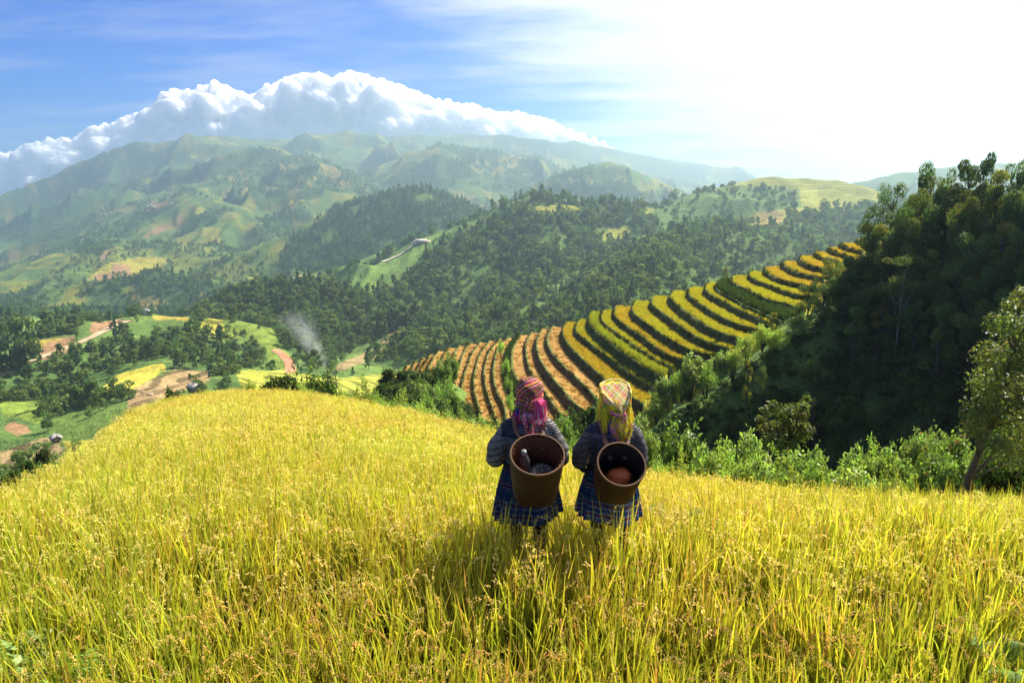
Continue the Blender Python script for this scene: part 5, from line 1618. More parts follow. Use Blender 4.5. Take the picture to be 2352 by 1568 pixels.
        for t in np.linspace(0, 1, 14):
            w_ = .036 * (1 - .45 * t)
            tail.append([(hx - .018 + .022 * t + w_ * (s - .5) * 2, -.128 - .035 * math.sin(t * 2.2) - .012 * math.cos(s * 9), 1.345 - .135 * t) for s in np.linspace(0, 1, 9)])
        tg = np.array(tail)
        f = tg.reshape(-1, 3)
        mb.grid(tg, plaid(f[:, 0] * 1.0, f[:, 2], (.62, .04, .16), [(.1, .08, GRN), (.3, .05, BLK), (.45, .04, WHT), (.6, .06, MAG), (.8, .05, BLU)], .045).reshape(14, 9, 3))
        fringe(mb, [tuple(tg[-1, i]) for i in (0, 2, 4, 6, 8)], (.02, -.03, -1), .075, [PINK, PINK, MAG, (.7, .3, .3)], rng, 60, .0032)
        fringe(mb, [tuple(tg[6, i]) for i in (0, 4, 8)], (.03, -.08, -1), .06, [PINK, MAG, YLW, BLU, GRN], rng, 40, .003)
        add('scarf_tail', mb.mesh('scarf_tail', THIN), sc_)
    else:
        # square kerchief with a flat folded crown, side flaps and a pointed tail
        seg = 120
        th = np.linspace(0, 2 * np.pi, seg, endpoint=False)
        ce, se = np.cos(th), np.sin(th)
        sq = (np.abs(ce) ** 3.2 + np.abs(se) ** 3.2) ** (-1 / 3.2)
        rows = []; prof = [(0.02, 1.546), (.25, 1.545), (.5, 1.541), (.75, 1.532), (.92, 1.522), (1.0, 1.532), (1.045, 1.535), (1.06, 1.522), (1.05, 1.50), (1.04, 1.47), (1.05, 1.43), (1.08, 1.39), (1.10, 1.355)]
        prof = [(np.interp(t, np.linspace(0, 1, len(prof)), [p[0] for p in prof]), np.interp(t, np.linspace(0, 1, len(prof)), [p[1] for p in prof])) for t in np.linspace(0, 1, 70)]
        for r_, z_ in prof:
            side = np.clip((1.45 - z_) / .10, 0, 1)
            tuck = np.clip(-se, 0, 1) ** 2 * side          # back is gathered in towards the nape
            fl = 1 + .035 * side * np.sin(th * 9 + 1)
            rows.append(np.stack([hx + .106 * r_ * sq * ce * fl * (1 - .22 * tuck), .012 + .112 * r_ * sq * se * fl * (1 - .30 * tuck), z_ - .045 * np.clip(-se * sq, 0, 1.2) * (r_ > .0) * min(1, r_) + .004 * np.sin(th * 4)], -1))
        G = np.array(rows)
        pl_ = 1.556 - .80 * np.maximum(.06 - G[..., 1], 0); pl_ = np.where(np.abs(G[..., 0] - hx) > .098, np.maximum(pl_, 1.50), pl_)
        G[..., 2] = np.minimum(G[..., 2], pl_)
        f = G.reshape(-1, 3)
        # cloth coordinates: seen flat, before folding
        rr_ = np.array([p[0] for p in prof])[:, None] * .11 + np.clip(1.52 - np.array([p[1] for p in prof]), 0, 1)[:, None]
        ca = (rr_ * sq * ce).ravel(); cb_ = (rr_ * sq * se).ravel()
        col = plaid(ca + .02, cb_ + .03, (.82, .70, .035), [(.10, .014, (.22, .03, .05)), (.16, .010, (.22, .03, .05)), (.22, .010, (.22, .03, .05)), (.52, .07, (.08, .28, .05)), (.66, .05, ORG), (.74, .012, BLK)], .24)
        topm = (np.abs(f[:, 2] - pl_.ravel()) < .004) & (f[:, 2] > 1.38) & (np.abs(f[:, 0] - hx) < .10)
        tcol = plaid(ca - cb_, ca + cb_, (.84, .70, .16), [(.13, .09, (.66, .06, .22)), (.34, .03, (.30, .12, .45)), (.52, .06, (.15, .38, .06)), (.72, .05, (.82, .78, .70)), (.88, .05, (.78, .25, .06))], .10)
        col[topm] = tcol[topm]
        mb = MB(); mb.grid(G, col.reshape(70, seg, 3), wrap=True)
        sc_ = mb.build('headscarf', THIN, root, True)
        so_ = sc_.modifiers.new('thick', 'SOLIDIFY'); so_.thickness = .0025; so_.offset = -1
        mb = MB()
        # rolled edges running from the crown corners to the nape
        for pts in ([(hx - .106, .0, 1.512), (hx - .075, -.06, 1.475), (hx - .03, -.10, 1.43), (hx + .035, -.115, 1.375)], [(hx + .106, .0, 1.512), (hx + .095, -.06, 1.475), (hx + .07, -.10, 1.43), (hx + .045, -.115, 1.375)], [(hx - .106, .0, 1.512), (hx - .085, .05, 1.542), (hx - .04, .085, 1.556), (hx + .04, .085, 1.556), (hx + .085, .05, 1.542), (hx + .106, .0, 1.512)]):
            q = resample(np.array(pts), 30)
            mb.tube(q, .0075, 8, plaid(np.repeat(np.linspace(0, .3, 30), 8), np.zeros(240), (.80, .68, .30), [(.2, .08, ORG), (.5, .08, (.2, .4, .08)), (.8, .1, WHT)], .07))
        # hollow between them: twisted knot of cloth
        for k in range(5):
            a0 = rng.uniform(-.04, .06)
            mb.tube(resample(np.array([(hx - .05 + .02 * k, -.112, 1.372 - .004 * k), (hx + .0 + .01 * k, -.132, 1.352), (hx + .06, -.118, 1.365)]), 14), .010, 7, (YLW if k % 2 else (.6, .12, .3)))
        fringe(mb, [(hx - .03, -.085, 1.47), (hx + .01, -.10, 1.44), (hx + .04, -.11, 1.40)], (.02, -.45, -.7), .05, [YLW, (.8, .7, .3), (.8, .5, .3)], rng, 60, .003)
        fringe(mb, [(hx + .045, -.13, 1.375), (hx + .052, -.13, 1.37)], (.0, -.1, -1), .085, [(.75, .5, .35), ORG], rng, 14, .003)
        # tail
        tail = []
        for t in np.linspace(0, 1, 40):
            wl = np.interp(t, [0, .45, 1], [.030, .075, .012]); wr_ = np.interp(t, [0, .45, 1], [.045, .075, .02])
            cxm = hx + .012 + .028 * t
            tail.append([(cxm + (-wl + (wl + wr_) * s), -.105 - .045 * math.sin(t * 1.9) - .010 * math.cos(s * 12 + t * 3), 1.375 - .20 * t + .02 * (abs(s - .5)) * t) for s in np.linspace(0, 1, 36)])
        tg = np.array(tail); f = tg.reshape(-1, 3)
        c = plaid(f[:, 0] + f[:, 2] + .013, f[:, 0] - f[:, 2] + .03, (.82, .70, .035), [(.08, .012, (.2, .03, .05)), (.14, .012, (.2, .03, .05)), (.20, .012, (.2, .03, .05)), (.42, .07, (.08, .28, .05)), (.55, .05, ORG), (.64, .014, BLK), (.74, .04, (.65, .08, .30))], .17)
        mb.grid(tg, c.reshape(40, 36, 3))
        yl = [YLW, YLW, YLW, (.82, .74, .10), (.8, .55, .05)]
        lft = [tuple(tg[i, 0]) for i in range(16, 40, 4)]; rgt = [tuple(tg[i, 35]) for i in range(16, 40, 4)]
        fringe(mb, lft, (-.02, -.05, -1), .045, [(.7, .2, .4), BLU, YLW, ORG], rng, 70, .003)
        fringe(mb, rgt, (.02, -.05, -1), .045, yl + [ORG, BLU], rng, 70, .003)
        fringe(mb, [tuple(tg[39, i]) for i in (0, 12, 24, 35)], (.0, -.04, -1), .06, yl, rng, 60, .0032)
        bot = G[-1]
        for i0, i1 in ((56, 80), (100, 119), (0, 4), (80, 100)):
            seg_ = [tuple(bot[i]) for i in range(i0, i1, 3)]
            fringe(mb, seg_, (.0, 0, -1), .085 if i0 != 80 else .06, yl, rng, 90, .0034)
        for s in (-1, 1):
            fringe(mb, [(hx + s * .085, -.085, 1.40), (hx + s * .07, -.1, 1.33)], (s * .1, -.05, -1), .12, yl, rng, 60, .0034)
        add('scarf_tail', mb.mesh('scarf_tail', THIN), sc_)
    return root, S, gz_


WA, SA, GA = woman('person', 1213, 4.2, 'woman seen from behind in a magenta and green checked headscarf, carrying a back basket', 'a')
WB, SB, GB = woman('person', 1405, 4.2, 'woman seen from behind in a yellow checked headscarf with fringes, carrying a back basket', 'b')


# ------------------------------------------------------------------ back baskets
def basket(pc, D, r, L, tilt, roll, rb, label, inner_c, root, S, shx):
    rc_ = np.array(P(pc[0], pc[1], D))
    M = Matrix.Rotation(roll, 4, 'Y') @ Matrix.Rotation(tilt, 4, 'X')
    up = np.array((M @ Vector((0, 0, 1, 0))).xyz)
    org = rc_ - up * L
    seg = 150; nr = 90
    th = np.linspace(0, 2 * np.pi, seg, endpoint=False)
    t = np.linspace(0, 1, nr)

    def wall(off, weave):
        rad = rb + (r - rb) * (t ** .7) + .010 * np.sin(t * 3.14) + off
        sqk = (1 - np.clip(t / .45, 0, 1)) * .8
        n_ = 2 + 3.0 * sqk[:, None]
        q = (np.abs(np.cos(th))[None] ** n_ + np.abs(np.sin(th))[None] ** n_) ** (-1 / n_)
        ph = np.mod(th[None] / (2 * np.pi) * 26 + np.floor(t[:, None] * 30) * .5, 1)
        hz = np.mod(t[:, None] * 30, 1)
        w_ = (np.sin(ph * 2 * np.pi) * .5 + .5) * np.sin(hz * np.pi)
        R_ = rad[:, None] * q + weave * .007 * (w_ - .5)
        G = np.stack([R_ * np.cos(th)[None], R_ * np.sin(th)[None], t[:, None] * L + 0 * th[None]], -1)
        return G, w_
    mb = MB()
    G, w_ = wall(0, 1)
    c = np.array((.075, .028, .005))[None, None] * (.2 + 1.5 * w_[..., None]) * (.8 + .4 * vnoise(th[None] * 9 + 0 * t[:, None], t[:, None] * 60 + 0 * th[None], 5)[..., None])
    mb.grid(G, c, wrap=True)
    Gi, wi = wall(-.009, 1)
    ci = np.array(inner_c)[None, None] * (.35 + 1.0 * wi[..., None])
    mb.grid(Gi[:, ::-1], ci[:, ::-1], wrap=True)
    for zz, k in ((0.0, 0), (.012, 1)):
        g = (G if k == 0 else Gi)[0].copy(); g[:, 2] = zz
        ctr = np.array([[0, 0, zz]]).repeat(seg, 0)
        mb.grid(np.stack([g, g * .5 + ctr * .5, ctr * .98 + g * .02]), np.array((.12, .06, .02)), wrap=True)
    o = mb.build('back_basket', WICKER, None, True)
    o.matrix_world = Matrix.Translation(Vector(org)) @ M
    tag(o, label, 'basket', 'woven back baskets')
    # rim: two twisted canes
    mb = MB()
    for k in range(2):
        tt = np.linspace(0, 2 * np.pi, 240)
        ph = tt * 42 + k * np.pi
        rr_ = r + .001 + .0035 * np.cos(ph)
        mb.tube(np.stack([rr_ * np.cos(tt), rr_ * np.sin(tt), L + .003 + .0035 * np.sin(ph)], -1), .0038, 6, np.array((.17, .085, .035)))
    mb.build('rim', WICKER, o, True)
    # straps over both shoulders
    inv = o.matrix_world.inverted()
    for s in (-1, 1):
        pts = [np.array([s * .095 + shx, .06, 1.215]), np.array([s * .112 + shx, .0, 1.272]), np.array([s * .105 + shx, -.085, 1.262]), np.array([s * .085 + shx, -.128, 1.19])]
        pts = [np.array(root.location) + p * S for p in pts]
        e_ = org + up * (L * .93) + np.array([s * .045, .0, .0]) + np.array([0, r * .86, 0])
        pts.append(e_)
        q = resample(np.array(pts), 60)
        q = np.array([tuple(inv @ Vector(p)) for p in q])
        tan = unit(np.gradient(q, axis=0))
        sd = unit(np.cross(tan, np.array([0, 1.0, .3])))
        nb = np.cross(tan, sd)
        mb = MB()
        for k in range(3):
            ph = np.linspace(0, 34, 60) + k * 2.094
            mb.tube(q + sd * (.010 * np.sin(ph))[:, None] + nb * (.003 * np.sin(2 * ph))[:, None], .0075, 6, np.array((.17, .09, .055)) * (1 if k else 1.3))
        mb.build('strap', WICKER, o, True)
    return o, org, M


BA, OA, MA = basket((1234, 1044), 3.80, .157, .35, R(27), R(1.5), .112, 'left woven cane back basket holding a bottle and a lidded pot', (.24, .085, .035), WA, SA, .008)
BB, OB, MB_ = basket((1427, 1066), 3.76, .139, .325, R(40), R(4), .10, 'right woven cane back basket with an orange bundle at its bottom', (.06, .035, .025), WB, SB, .012)


def lathe(mb, prof, c, seg=32):
    th = np.linspace(0, 2 * np.pi, seg, endpoint=False)
    G = np.array([[(r * math.cos(t), r * math.sin(t), z) for t in th] for r, z in prof])
    mb.grid(G, c, wrap=True)


PLAST = vc_mat('cloudy_plastic', .4, .4)
METAL = vc_mat('dull_metal', .35, .6, metal=.6)
mb = MB(); lathe(mb, [(.001, 0), (.036, .002), (.039, .02), (.039, .13), (.036, .16), (.026, .195), (.014, .215), (.013, .235), (.001, .236)], (.05, .045, .045))
o = mb.build('bottle', PLAST, None, True)
o.matrix_world = Matrix.Translation(Vector(OA)) @ MA @ Matrix.Translation((-.066, .02, .105)) @ Matrix.Rotation(R(-3), 4, 'Y')
tag(o, 'grey plastic bottle standing inside the left back basket', 'bottle')
mb = MB(); lathe(mb, [(.001, .252), (.016, .252), (.0165, .235), (.0165, .228), (.014, .226)], (.16, .15, .15))
mb.build('cap', PLAST, o, True)
mb = MB(); lathe(mb, [(.001, 0), (.06, 0), (.072, .02), (.075, .06), (.078, .062), (.078, .067), (.070, .07), (.045, .078), (.012, .082), (.012, .092), (.001, .094)], (.10, .11, .13), 48)
for k in range(10):
    a_ = k * .55
    mb.box((.05 * math.cos(a_), .05 * math.sin(a_), .0795), (.005, .005, .003), (.75, .75, .72), a_)
o = mb.build('cooking_pot', METAL, None, True)
o.matrix_world = Matrix.Translation(Vector(OA)) @ MA @ Matrix.Translation((.035, -.025, .15))
tag(o, 'dark lidded metal pot inside the left back basket', 'pot')
mb = MB()
th = np.linspace(0, 2 * np.pi, 48, endpoint=False); ph = np.linspace(.02, np.pi - .02, 26)
G = np.stack([np.sin(ph)[:, None] * np.cos(th)[None] * .085, np.sin(ph)[:, None] * np.sin(th)[None] * .075, np.cos(ph)[:, None] * .10 + 0 * th[None]], -1)
f = G.reshape(-1, 3)
G = G * (1 + .22 * (fbm(f[:, 0] * 22 + 3, f[:, 2] * 22 + f[:, 1] * 17, 3, 4).reshape(26, 48) - .5))[..., None]
cb_ = np.tile(np.array((.50, .11, .03)), (len(f), 1)); cb_[(f[:, 0] > .01) & (f[:, 1] < 0) & (f[:, 2] > .03) & (f[:, 0] < .05)] = (.05, .03, .03)
mb.grid(G, cb_.reshape(26, 48, 3), wrap=True)
o = mb.build('bundle', vc_mat('orange_bag', .4, .4, bump=.4, bscale=60), None, True)
o.matrix_world = Matrix.Translation(Vector(OB)) @ MB_ @ Matrix.Translation((.015, -.01, .135)) @ Matrix.Rotation(R(25), 4, 'Y')
tag(o, 'orange bag bundle lying in the right back basket', 'bag')
print('people', round(time.time() - T0, 1))
# ------------------------------------------------------------------ roads, huts, field workers, ferns, smoke
def hit_far(px, py, d0, d1=3000.0, n=700):
    D = d0 * (d1 / d0) ** np.linspace(0, 1, n)
    x1, _, z1 = P(px, py, 1.0)
    g = height(x1 * D, D)
    b = z1 * D < g
    k = int(np.argmax(b)) if b.any() else int(np.argmin(np.abs(z1 * D - g)))
    return float(x1 * D[k]), float(D[k]), float(g[k])


GRIT = vc_mat('dirt', .95, .1, noise=.3, nscale=.3)
PAINTED = vc_mat('weathered', .8, .2, noise=.25, nscale=3)


def road(pts, d0, w, c, label, d1=3000):
    q = np.array([hit_far(x, y, d0, d1) for x, y in pts])
    q = resample(q, 120)
    k_ = np.ones(9) / 9
    for a_ in (0, 1): q[4:-4, a_] = np.convolve(q[:, a_], k_, 'valid')
    t = unit(np.gradient(q, axis=0)[:, :2])
    nrm = np.stack([-t[:, 1], t[:, 0]], -1)
    rows = []
    for s in (-1, -.5, 0, .5, 1):
        xy = q[:, :2] + nrm * s * w / 2
        rows.append(np.stack([xy[:, 0], xy[:, 1], height(xy[:, 0], xy[:, 1]) + .35 - .15 * abs(s)], -1))
    G = np.stack(rows, 1)
    G[:, :, 2] = np.maximum(G[:, :, 2], G[:, :, 2].mean(1, keepdims=True))
    cc = np.array(c)[None, None] * (.8 + .4 * vnoise(G[..., 0] / 4, G[..., 1] / 4, 8))[..., None]
    mb = MB(); mb.grid(G, cc)
    tag(mb.build('road', GRIT), label, 'road', kind='structure')


road([(0, 863), (70, 831), (141, 804), (211, 774), (253, 755), (299, 737)], 260, 5.5, (.42, .31, .19), 'pale dirt road along the left ridge')
road([(776, 678), (820, 669), (846, 661), (842, 651), (859, 643), (889, 632), (920, 623), (957, 616), (990, 611)], 850, 11, (.62, .54, .40), 'winding road at the foot of the wooded hill')
road([(632, 804), (648, 815), (660, 828), (666, 842), (668, 856)], 330, 6, (.45, .20, .11), 'red earth track in the valley')


def house(px, py, d0, w, l, hw, hr, rz, wallc, roofc, label, cat='house', name='house', parts=True, group=None, D=None):
    if D: X_, Y2, _ = P(px, py, D); g_ = float(ground(np.array([X_]), np.array([Y2]))[0])
    else: X_, Y2, g_ = hit_far(px, py, d0)
    e = empty(name, (X_, Y2, g_), rz); tag(e, label, cat, group)
    mb = MB(); mb.box((0, 0, hw / 2 - .5), (w, l, hw + 1), wallc)
    for s in (-1, 1):     # gables
        mb.put([(-w / 2, s * l / 2, hw), (w / 2, s * l / 2, hw), (0, s * l / 2, hw + hr * .92)], None, [[0, 1, 2]], wallc)
    mb.build('wall', PAINTED, e)
    mb = MB()
    o_ = .45
    for s in (-1, 1):
        a = np.array([(0, -l / 2 - o_, hw + hr), (0, l / 2 + o_, hw + hr), (s * (w / 2 + o_), l / 2 + o_, hw - .15), (s * (w / 2 + o_), -l / 2 - o_, hw - .15)])
        mb.put(np.concatenate([a, a + [0, 0, -.16]]), [[0, 1, 2, 3], [7, 6, 5, 4], [0, 3, 7, 4], [2, 1, 5, 6], [3, 2, 6, 7], [1, 0, 4, 5]], None, roofc)
    mb.build('roof', PAINTED, e)
    if parts:
        mb = MB(); mb.box((w * .1, -l / 2 - .02, hw * .42), (w * .22, .08, hw * .8), (.05, .04, .03))
        mb.build('door', PAINTED, e)
    return e


house(449, 896, 120, 3.6, 4.4, 1.7, 1.3, .9, (.20, .15, .10), (.30, .27, .25), 'field hut with grey weathered roof just beyond the rice crest', 'hut', 'field_hut')
house(130, 1014, 120, 2.6, 3.2, 1.5, 1.0, .7, (.22, .15, .10), (.27, .25, .24), 'small grey roofed hut above the straw terraces at left', 'hut', 'field_hut')
house(1685, 422, 700, 4, 6, 2.4, 2.0, 1.2, (.12, .09, .07), (.10, .09, .08), 'dark hut alone on the terraced hill crest', 'hut', 'field_hut')
house(337, 722, 350, 4, 5, 2.6, 1.4, .4, (.80, .79, .76), (.55, .55, .55), 'white walled house on the left ridge between pines')
house(970, 611, 850, 6, 15, 3, 2, 1.35, (.42, .33, .24), (.46, .40, .34), 'long shed beside the bend of the far road')
house(981, 807, 280, 3, 4, 2, 1.2, .5, (.3, .28, .26), (.5, .5, .5), 'small grey house below the shaded ridge near the terraces')
house(955, 606, 850, 5, 7, 3, 2, .3, (.5, .45, .38), (.35, .28, .22), 'brown roofed house left of the long roadside shed')
for i, (x_, y_) in enumerate([(338, 476), (346, 472), (352, 479), (240, 494), (252, 490), (228, 500), (470, 402), (676, 646), (686, 642), (663, 612), (395, 470)]):
    house(x_, y_, 900, 7, 10, 3.5, 2.5, i * .7, (.55, .52, .46), (.35, .33, .32) if i % 2 else (.36, .22, .16), 'tiny pale house in the hamlet on the far mountainside', 'house', 'farmhouse', False, 'farmhouses on the far slopes')

# power mast
X_, Y2, g_ = hit_far(767, 678, 700)
mb = MB(); H_ = 24.0
for sx in (-1, 1):
    for sy in (-1, 1): mb.tube([(sx * 1.6, sy * 1.6, -1), (sx * .35, sy * .35, H_)], [.22, .14], 4, (.45, .46, .47))
for k in range(8):
    z_a = k * 3; wa = 1.6 - 1.25 * z_a / H_; z_b = z_a + 3; wb = 1.6 - 1.25 * z_b / H_
    for s in (-1, 1):
        mb.tube([(-wa, s * wa, z_a), (wb, s * wb, z_b)], .09, 4, (.45, .46, .47)); mb.tube([(s * wa, wa, z_a), (s * wb, -wb, z_b)], .09, 4, (.45, .46, .47))
for z_ in (H_ - 5, H_ - 2.5): mb.tube([(-3, 0, z_), (3, 0, z_)], .15, 4, (.45, .46, .47))
o = mb.build('power_mast', PAINTED); o.location = (X_, Y2, g_)
tag(o, 'thin lattice power mast above the dark wooded hill', 'mast')

# field workers far below the rice crest
def worker(px, py, d0, top, low, hat, bend, label, rz=0.):
    X_, Y2, g_ = hit_far(px, py, d0)
    mb = MB()
    for s in (-1, 1): mb.tube([(s * .1, 0, 0), (s * .1, .02, .45), (s * .09, -.02, .85)], [.06, .07, .10], 8)
    mb.tube([(0, -.02, .8), (0, bend * .15, 1.1), (0, bend * .42, 1.36 - bend * .2)], [.15, .16, .15], 10)
    hd = np.array([0, bend * .6, 1.58 - bend * .35])
    mb.tube([hd - [0, .05 * bend, .2], hd, hd + [0, .03, .1]], [.06, .11, .05], 10)
    for s in (-1, 1): mb.tube([(s * .17, bend * .4, 1.32 - bend * .2), (s * .24, bend * .5, 1.0 - bend * .2), (s * .16, bend * .5 + .25, .85 - bend * .2)], [.06, .05, .04], 8)
    me, V, N = fuse(mb, .035, 2)
    c = np.tile(np.array(top), (len(V), 1)); c[V[:, 2] < .85] = low
    hh = np.linalg.norm(V - hd, axis=1) < .17
    c[hh] = hat
    o = add('person', paint(me, c, CLOTH)); o.location = (X_, Y2, g_); o.rotation_euler = (0, 0, rz)
    tag(o, label, 'person')


worker(249, 1008, 120, (.03, .03, .05), (.02, .02, .03), (.03, .02, .02), .1, 'tiny dark clothed worker standing on the straw strip')
worker(272, 984, 120, (.75, .70, .66), (.12, .08, .10), (.5, .35, .3), .8, 'tiny worker in a white top bending on the straw strip', .8)
worker(268, 970, 120, (.82, .82, .82), (.2, .2, .25), (.8, .8, .78), .7, 'tiny white clad worker highest on the straw strip', -.5)
worker(341, 933, 120, (.12, .05, .06), (.05, .04, .06), (.2, .12, .1), .5, 'tiny worker beside the brown terraces at the rice edge', .3)
worker(1112, 792, 80, (.04, .04, .06), (.03, .03, .04), (.05, .04, .04), .2, 'tiny dark worker on the brown terrace crest')

# straw sheaves drying on the brown terraces
for i, (x_, y_) in enumerate([(318, 897), (329, 902), (343, 907), (349, 908), (306, 912)]):
    X_, Y2, g_ = hit_far(x_, y_, 120)
    mb = MB(); rg = np.random.default_rng(i)
    for k in range(60):
        a_ = rg.uniform(0, 6.28); r_ = rg.uniform(.1, 1.0)
        mb.tube([(math.cos(a_) * r_, math.sin(a_) * r_, -.1), (math.cos(a_) * r_ * .3, math.sin(a_) * r_ * .3, .9 * rg.uniform(.6, 1.1))], [.10, .03], 4, np.array((.62, .52, .34)) * rg.uniform(.7, 1.2))
    o = mb.build('straw_sheaf', GRIT); o.location = (X_, Y2, g_)
    tag(o, 'pale straw sheaf drying on the brown terraces beyond the rice crest', 'straw sheaf', 'straw sheaves on the brown terraces')


# ferns
def fern(name, px, py, D, n, L, c, seed, label, lift=.5):
    X_, Y2, zz_ = P(px, py, D)
    g_ = float(field_ground(np.array([X_]), np.array([Y2]))[0])
    rg = np.random.default_rng(seed); fr = MB(); st = MB()
    for i in range(n):
        a_ = -.6 + 6.28 * i / n + rg.uniform(-.3, .3)
        l_ = L * rg.uniform(.7, 1.1); t = np.linspace(0, 1, 26)
        hor = l_ * (t * .85); up = (zz_ - g_) * (1 - (1 - t) ** 2.2) * rg.uniform(.85, 1.1) - .25 * l_ * t ** 3
        p = np.stack([math.cos(a_) * hor, math.sin(a_) * hor, up], -1)
        st.tube(p, np.linspace(.004, .001, 26), 5, (.16, .20, .06))
        sd = np.array([-math.sin(a_), math.cos(a_), 0.0])
        for k in range(4, 26):
            wl = l_ * .30 * math.sin(math.pi * min(1, (t[k] - .08) * 1.05)) ** .7 + .01
            fw = unit(p[min(k + 1, 25)] - p[k - 1])
            for s in (-1, 1):
                d = sd * s + fw * .35; d = d / np.linalg.norm(d)
                for q in range(7):       # leaflets along each pinna
                    b0 = p[k] + d * wl * q / 7
                    w2 = wl * .13 * (1.15 - q / 7)
                    e1 = b0 + fw * w2 + d * w2; e2 = b0 - fw * w2 + d * w2
                    fr.put([b0, e1 + d * w2 * .2, b0 + d * wl / 6, e2], [[0, 1, 2, 3]], None, np.array(c) * rg.uniform(.8, 1.2))
    e = empty(name, (X_, Y2, g_)); tag(e, label, 'fern')
    st.build('stalk', LEAF, e); fr.build('frond', LEAF, e)


fern('fern', 1556, 1178, 4.7, 7, .30, (.26, .36, .14), 3, 'pale fern standing in the rice right of the women')
fern('fern', 1930, 1175, 5.9, 5, .28, (.26, .36, .14), 4, 'small fern poking out of the rice toward the right edge')
fern('fern', 2328, 1490, 3.0, 8, .24, (.22, .33, .08), 5, 'bright fern in the bottom right corner of the rice')
X_, Y2, _ = P(35, 1500, 3.0)
for i, (dx, dy, w_) in enumerate([(0, 0, .55), (.35, -.15, .45), (-.3, .1, .5)]):
    g_ = float(field_ground(np.array([X_ + dx]), np.array([Y2 + dy]))[0])
    plant_thing('herb', 'leafy_herb', ('stems', 'foliage'), BU[5] if i else BU[0], (X_ + dx, Y2 + dy, g_), i * 2.0, (w_, w_, .48), 'bright green leafy herb in the bottom left corner', 'herb', 'herbs at the bottom left corner')
# near weeds at right bottom
X_, Y2, _ = P(2335, 1530, 2.9); g_ = float(field_ground(np.array([X_]), np.array([Y2]))[0])
plant_thing('herb', 'leafy_herb', ('stems', 'foliage'), BU[0], (X_, Y2, g_), 1.0, (.4, .4, .42), 'broad leaved herb under the fern at the bottom right corner', 'herb', None)

# smoke of the burning straw
def smoke():
    m = bpy.data.materials.new('smoke'); m.use_nodes = True; m.node_tree.nodes.clear()
    n = NT(m.node_tree); out = n.new('ShaderNodeOutputMaterial')
    pv = n.new('ShaderNodeVolumePrincipled'); pv.inputs['Color'].default_value = (.93, .95, 1, 1); pv.inputs['Anisotropy'].default_value = .2
    tc = n.new('ShaderNodeTexCoord').outputs['Object']
    nz = n.noise(tc, .16, 5, .62)
    sx = n.new('ShaderNodeSeparateXYZ'); n.set(sx.inputs[0], tc)
    dx = n.math('MULTIPLY_ADD', sx.outputs[2], .56, sx.outputs[0])
    rz_ = n.math('MULTIPLY_ADD', sx.outputs[2], .32, 4.0)
    d2 = n.math('DIVIDE', n.math('ADD', n.math('MULTIPLY', dx, dx), n.math('MULTIPLY', sx.outputs[1], sx.outputs[1])), n.math('MULTIPLY', rz_, rz_))
    fall = n.math('SUBTRACT', 1.0, d2, clamp=True)
    fall = n.math('MULTIPLY', fall, fall)
    up_ = n.math('SUBTRACT', 1.0, n.math('DIVIDE', sx.outputs[2], 36.0), clamp=True)
    n.set(pv.inputs['Density'], n.math('MULTIPLY', n.math('MULTIPLY', n.math('MULTIPLY', n.math('MAXIMUM', n.math('SUBTRACT', nz, .36), 0.0), fall), up_), .5))
    n.set(out.inputs['Volume'], pv.outputs[0])
    b0 = np.array(hit_far(748, 842, 380)); D_ = b0[1]
    zz = np.linspace(-1, 36, 24)
    q = np.stack([-.56 * zz, 0 * zz, zz], -1); rad = 4.4 + .34 * np.maximum(zz, 0)
    mb = MB(); mb.tube(q, rad, 20)
    o = mb.build('smoke', m); o.location = b0
    tag(o, 'pale smoke drifting up from burning straw in the valley', 'smoke', kind='stuff')
    m.cycles.volume_step_rate = .6


smoke()
print('small', round(time.time() - T0, 1))
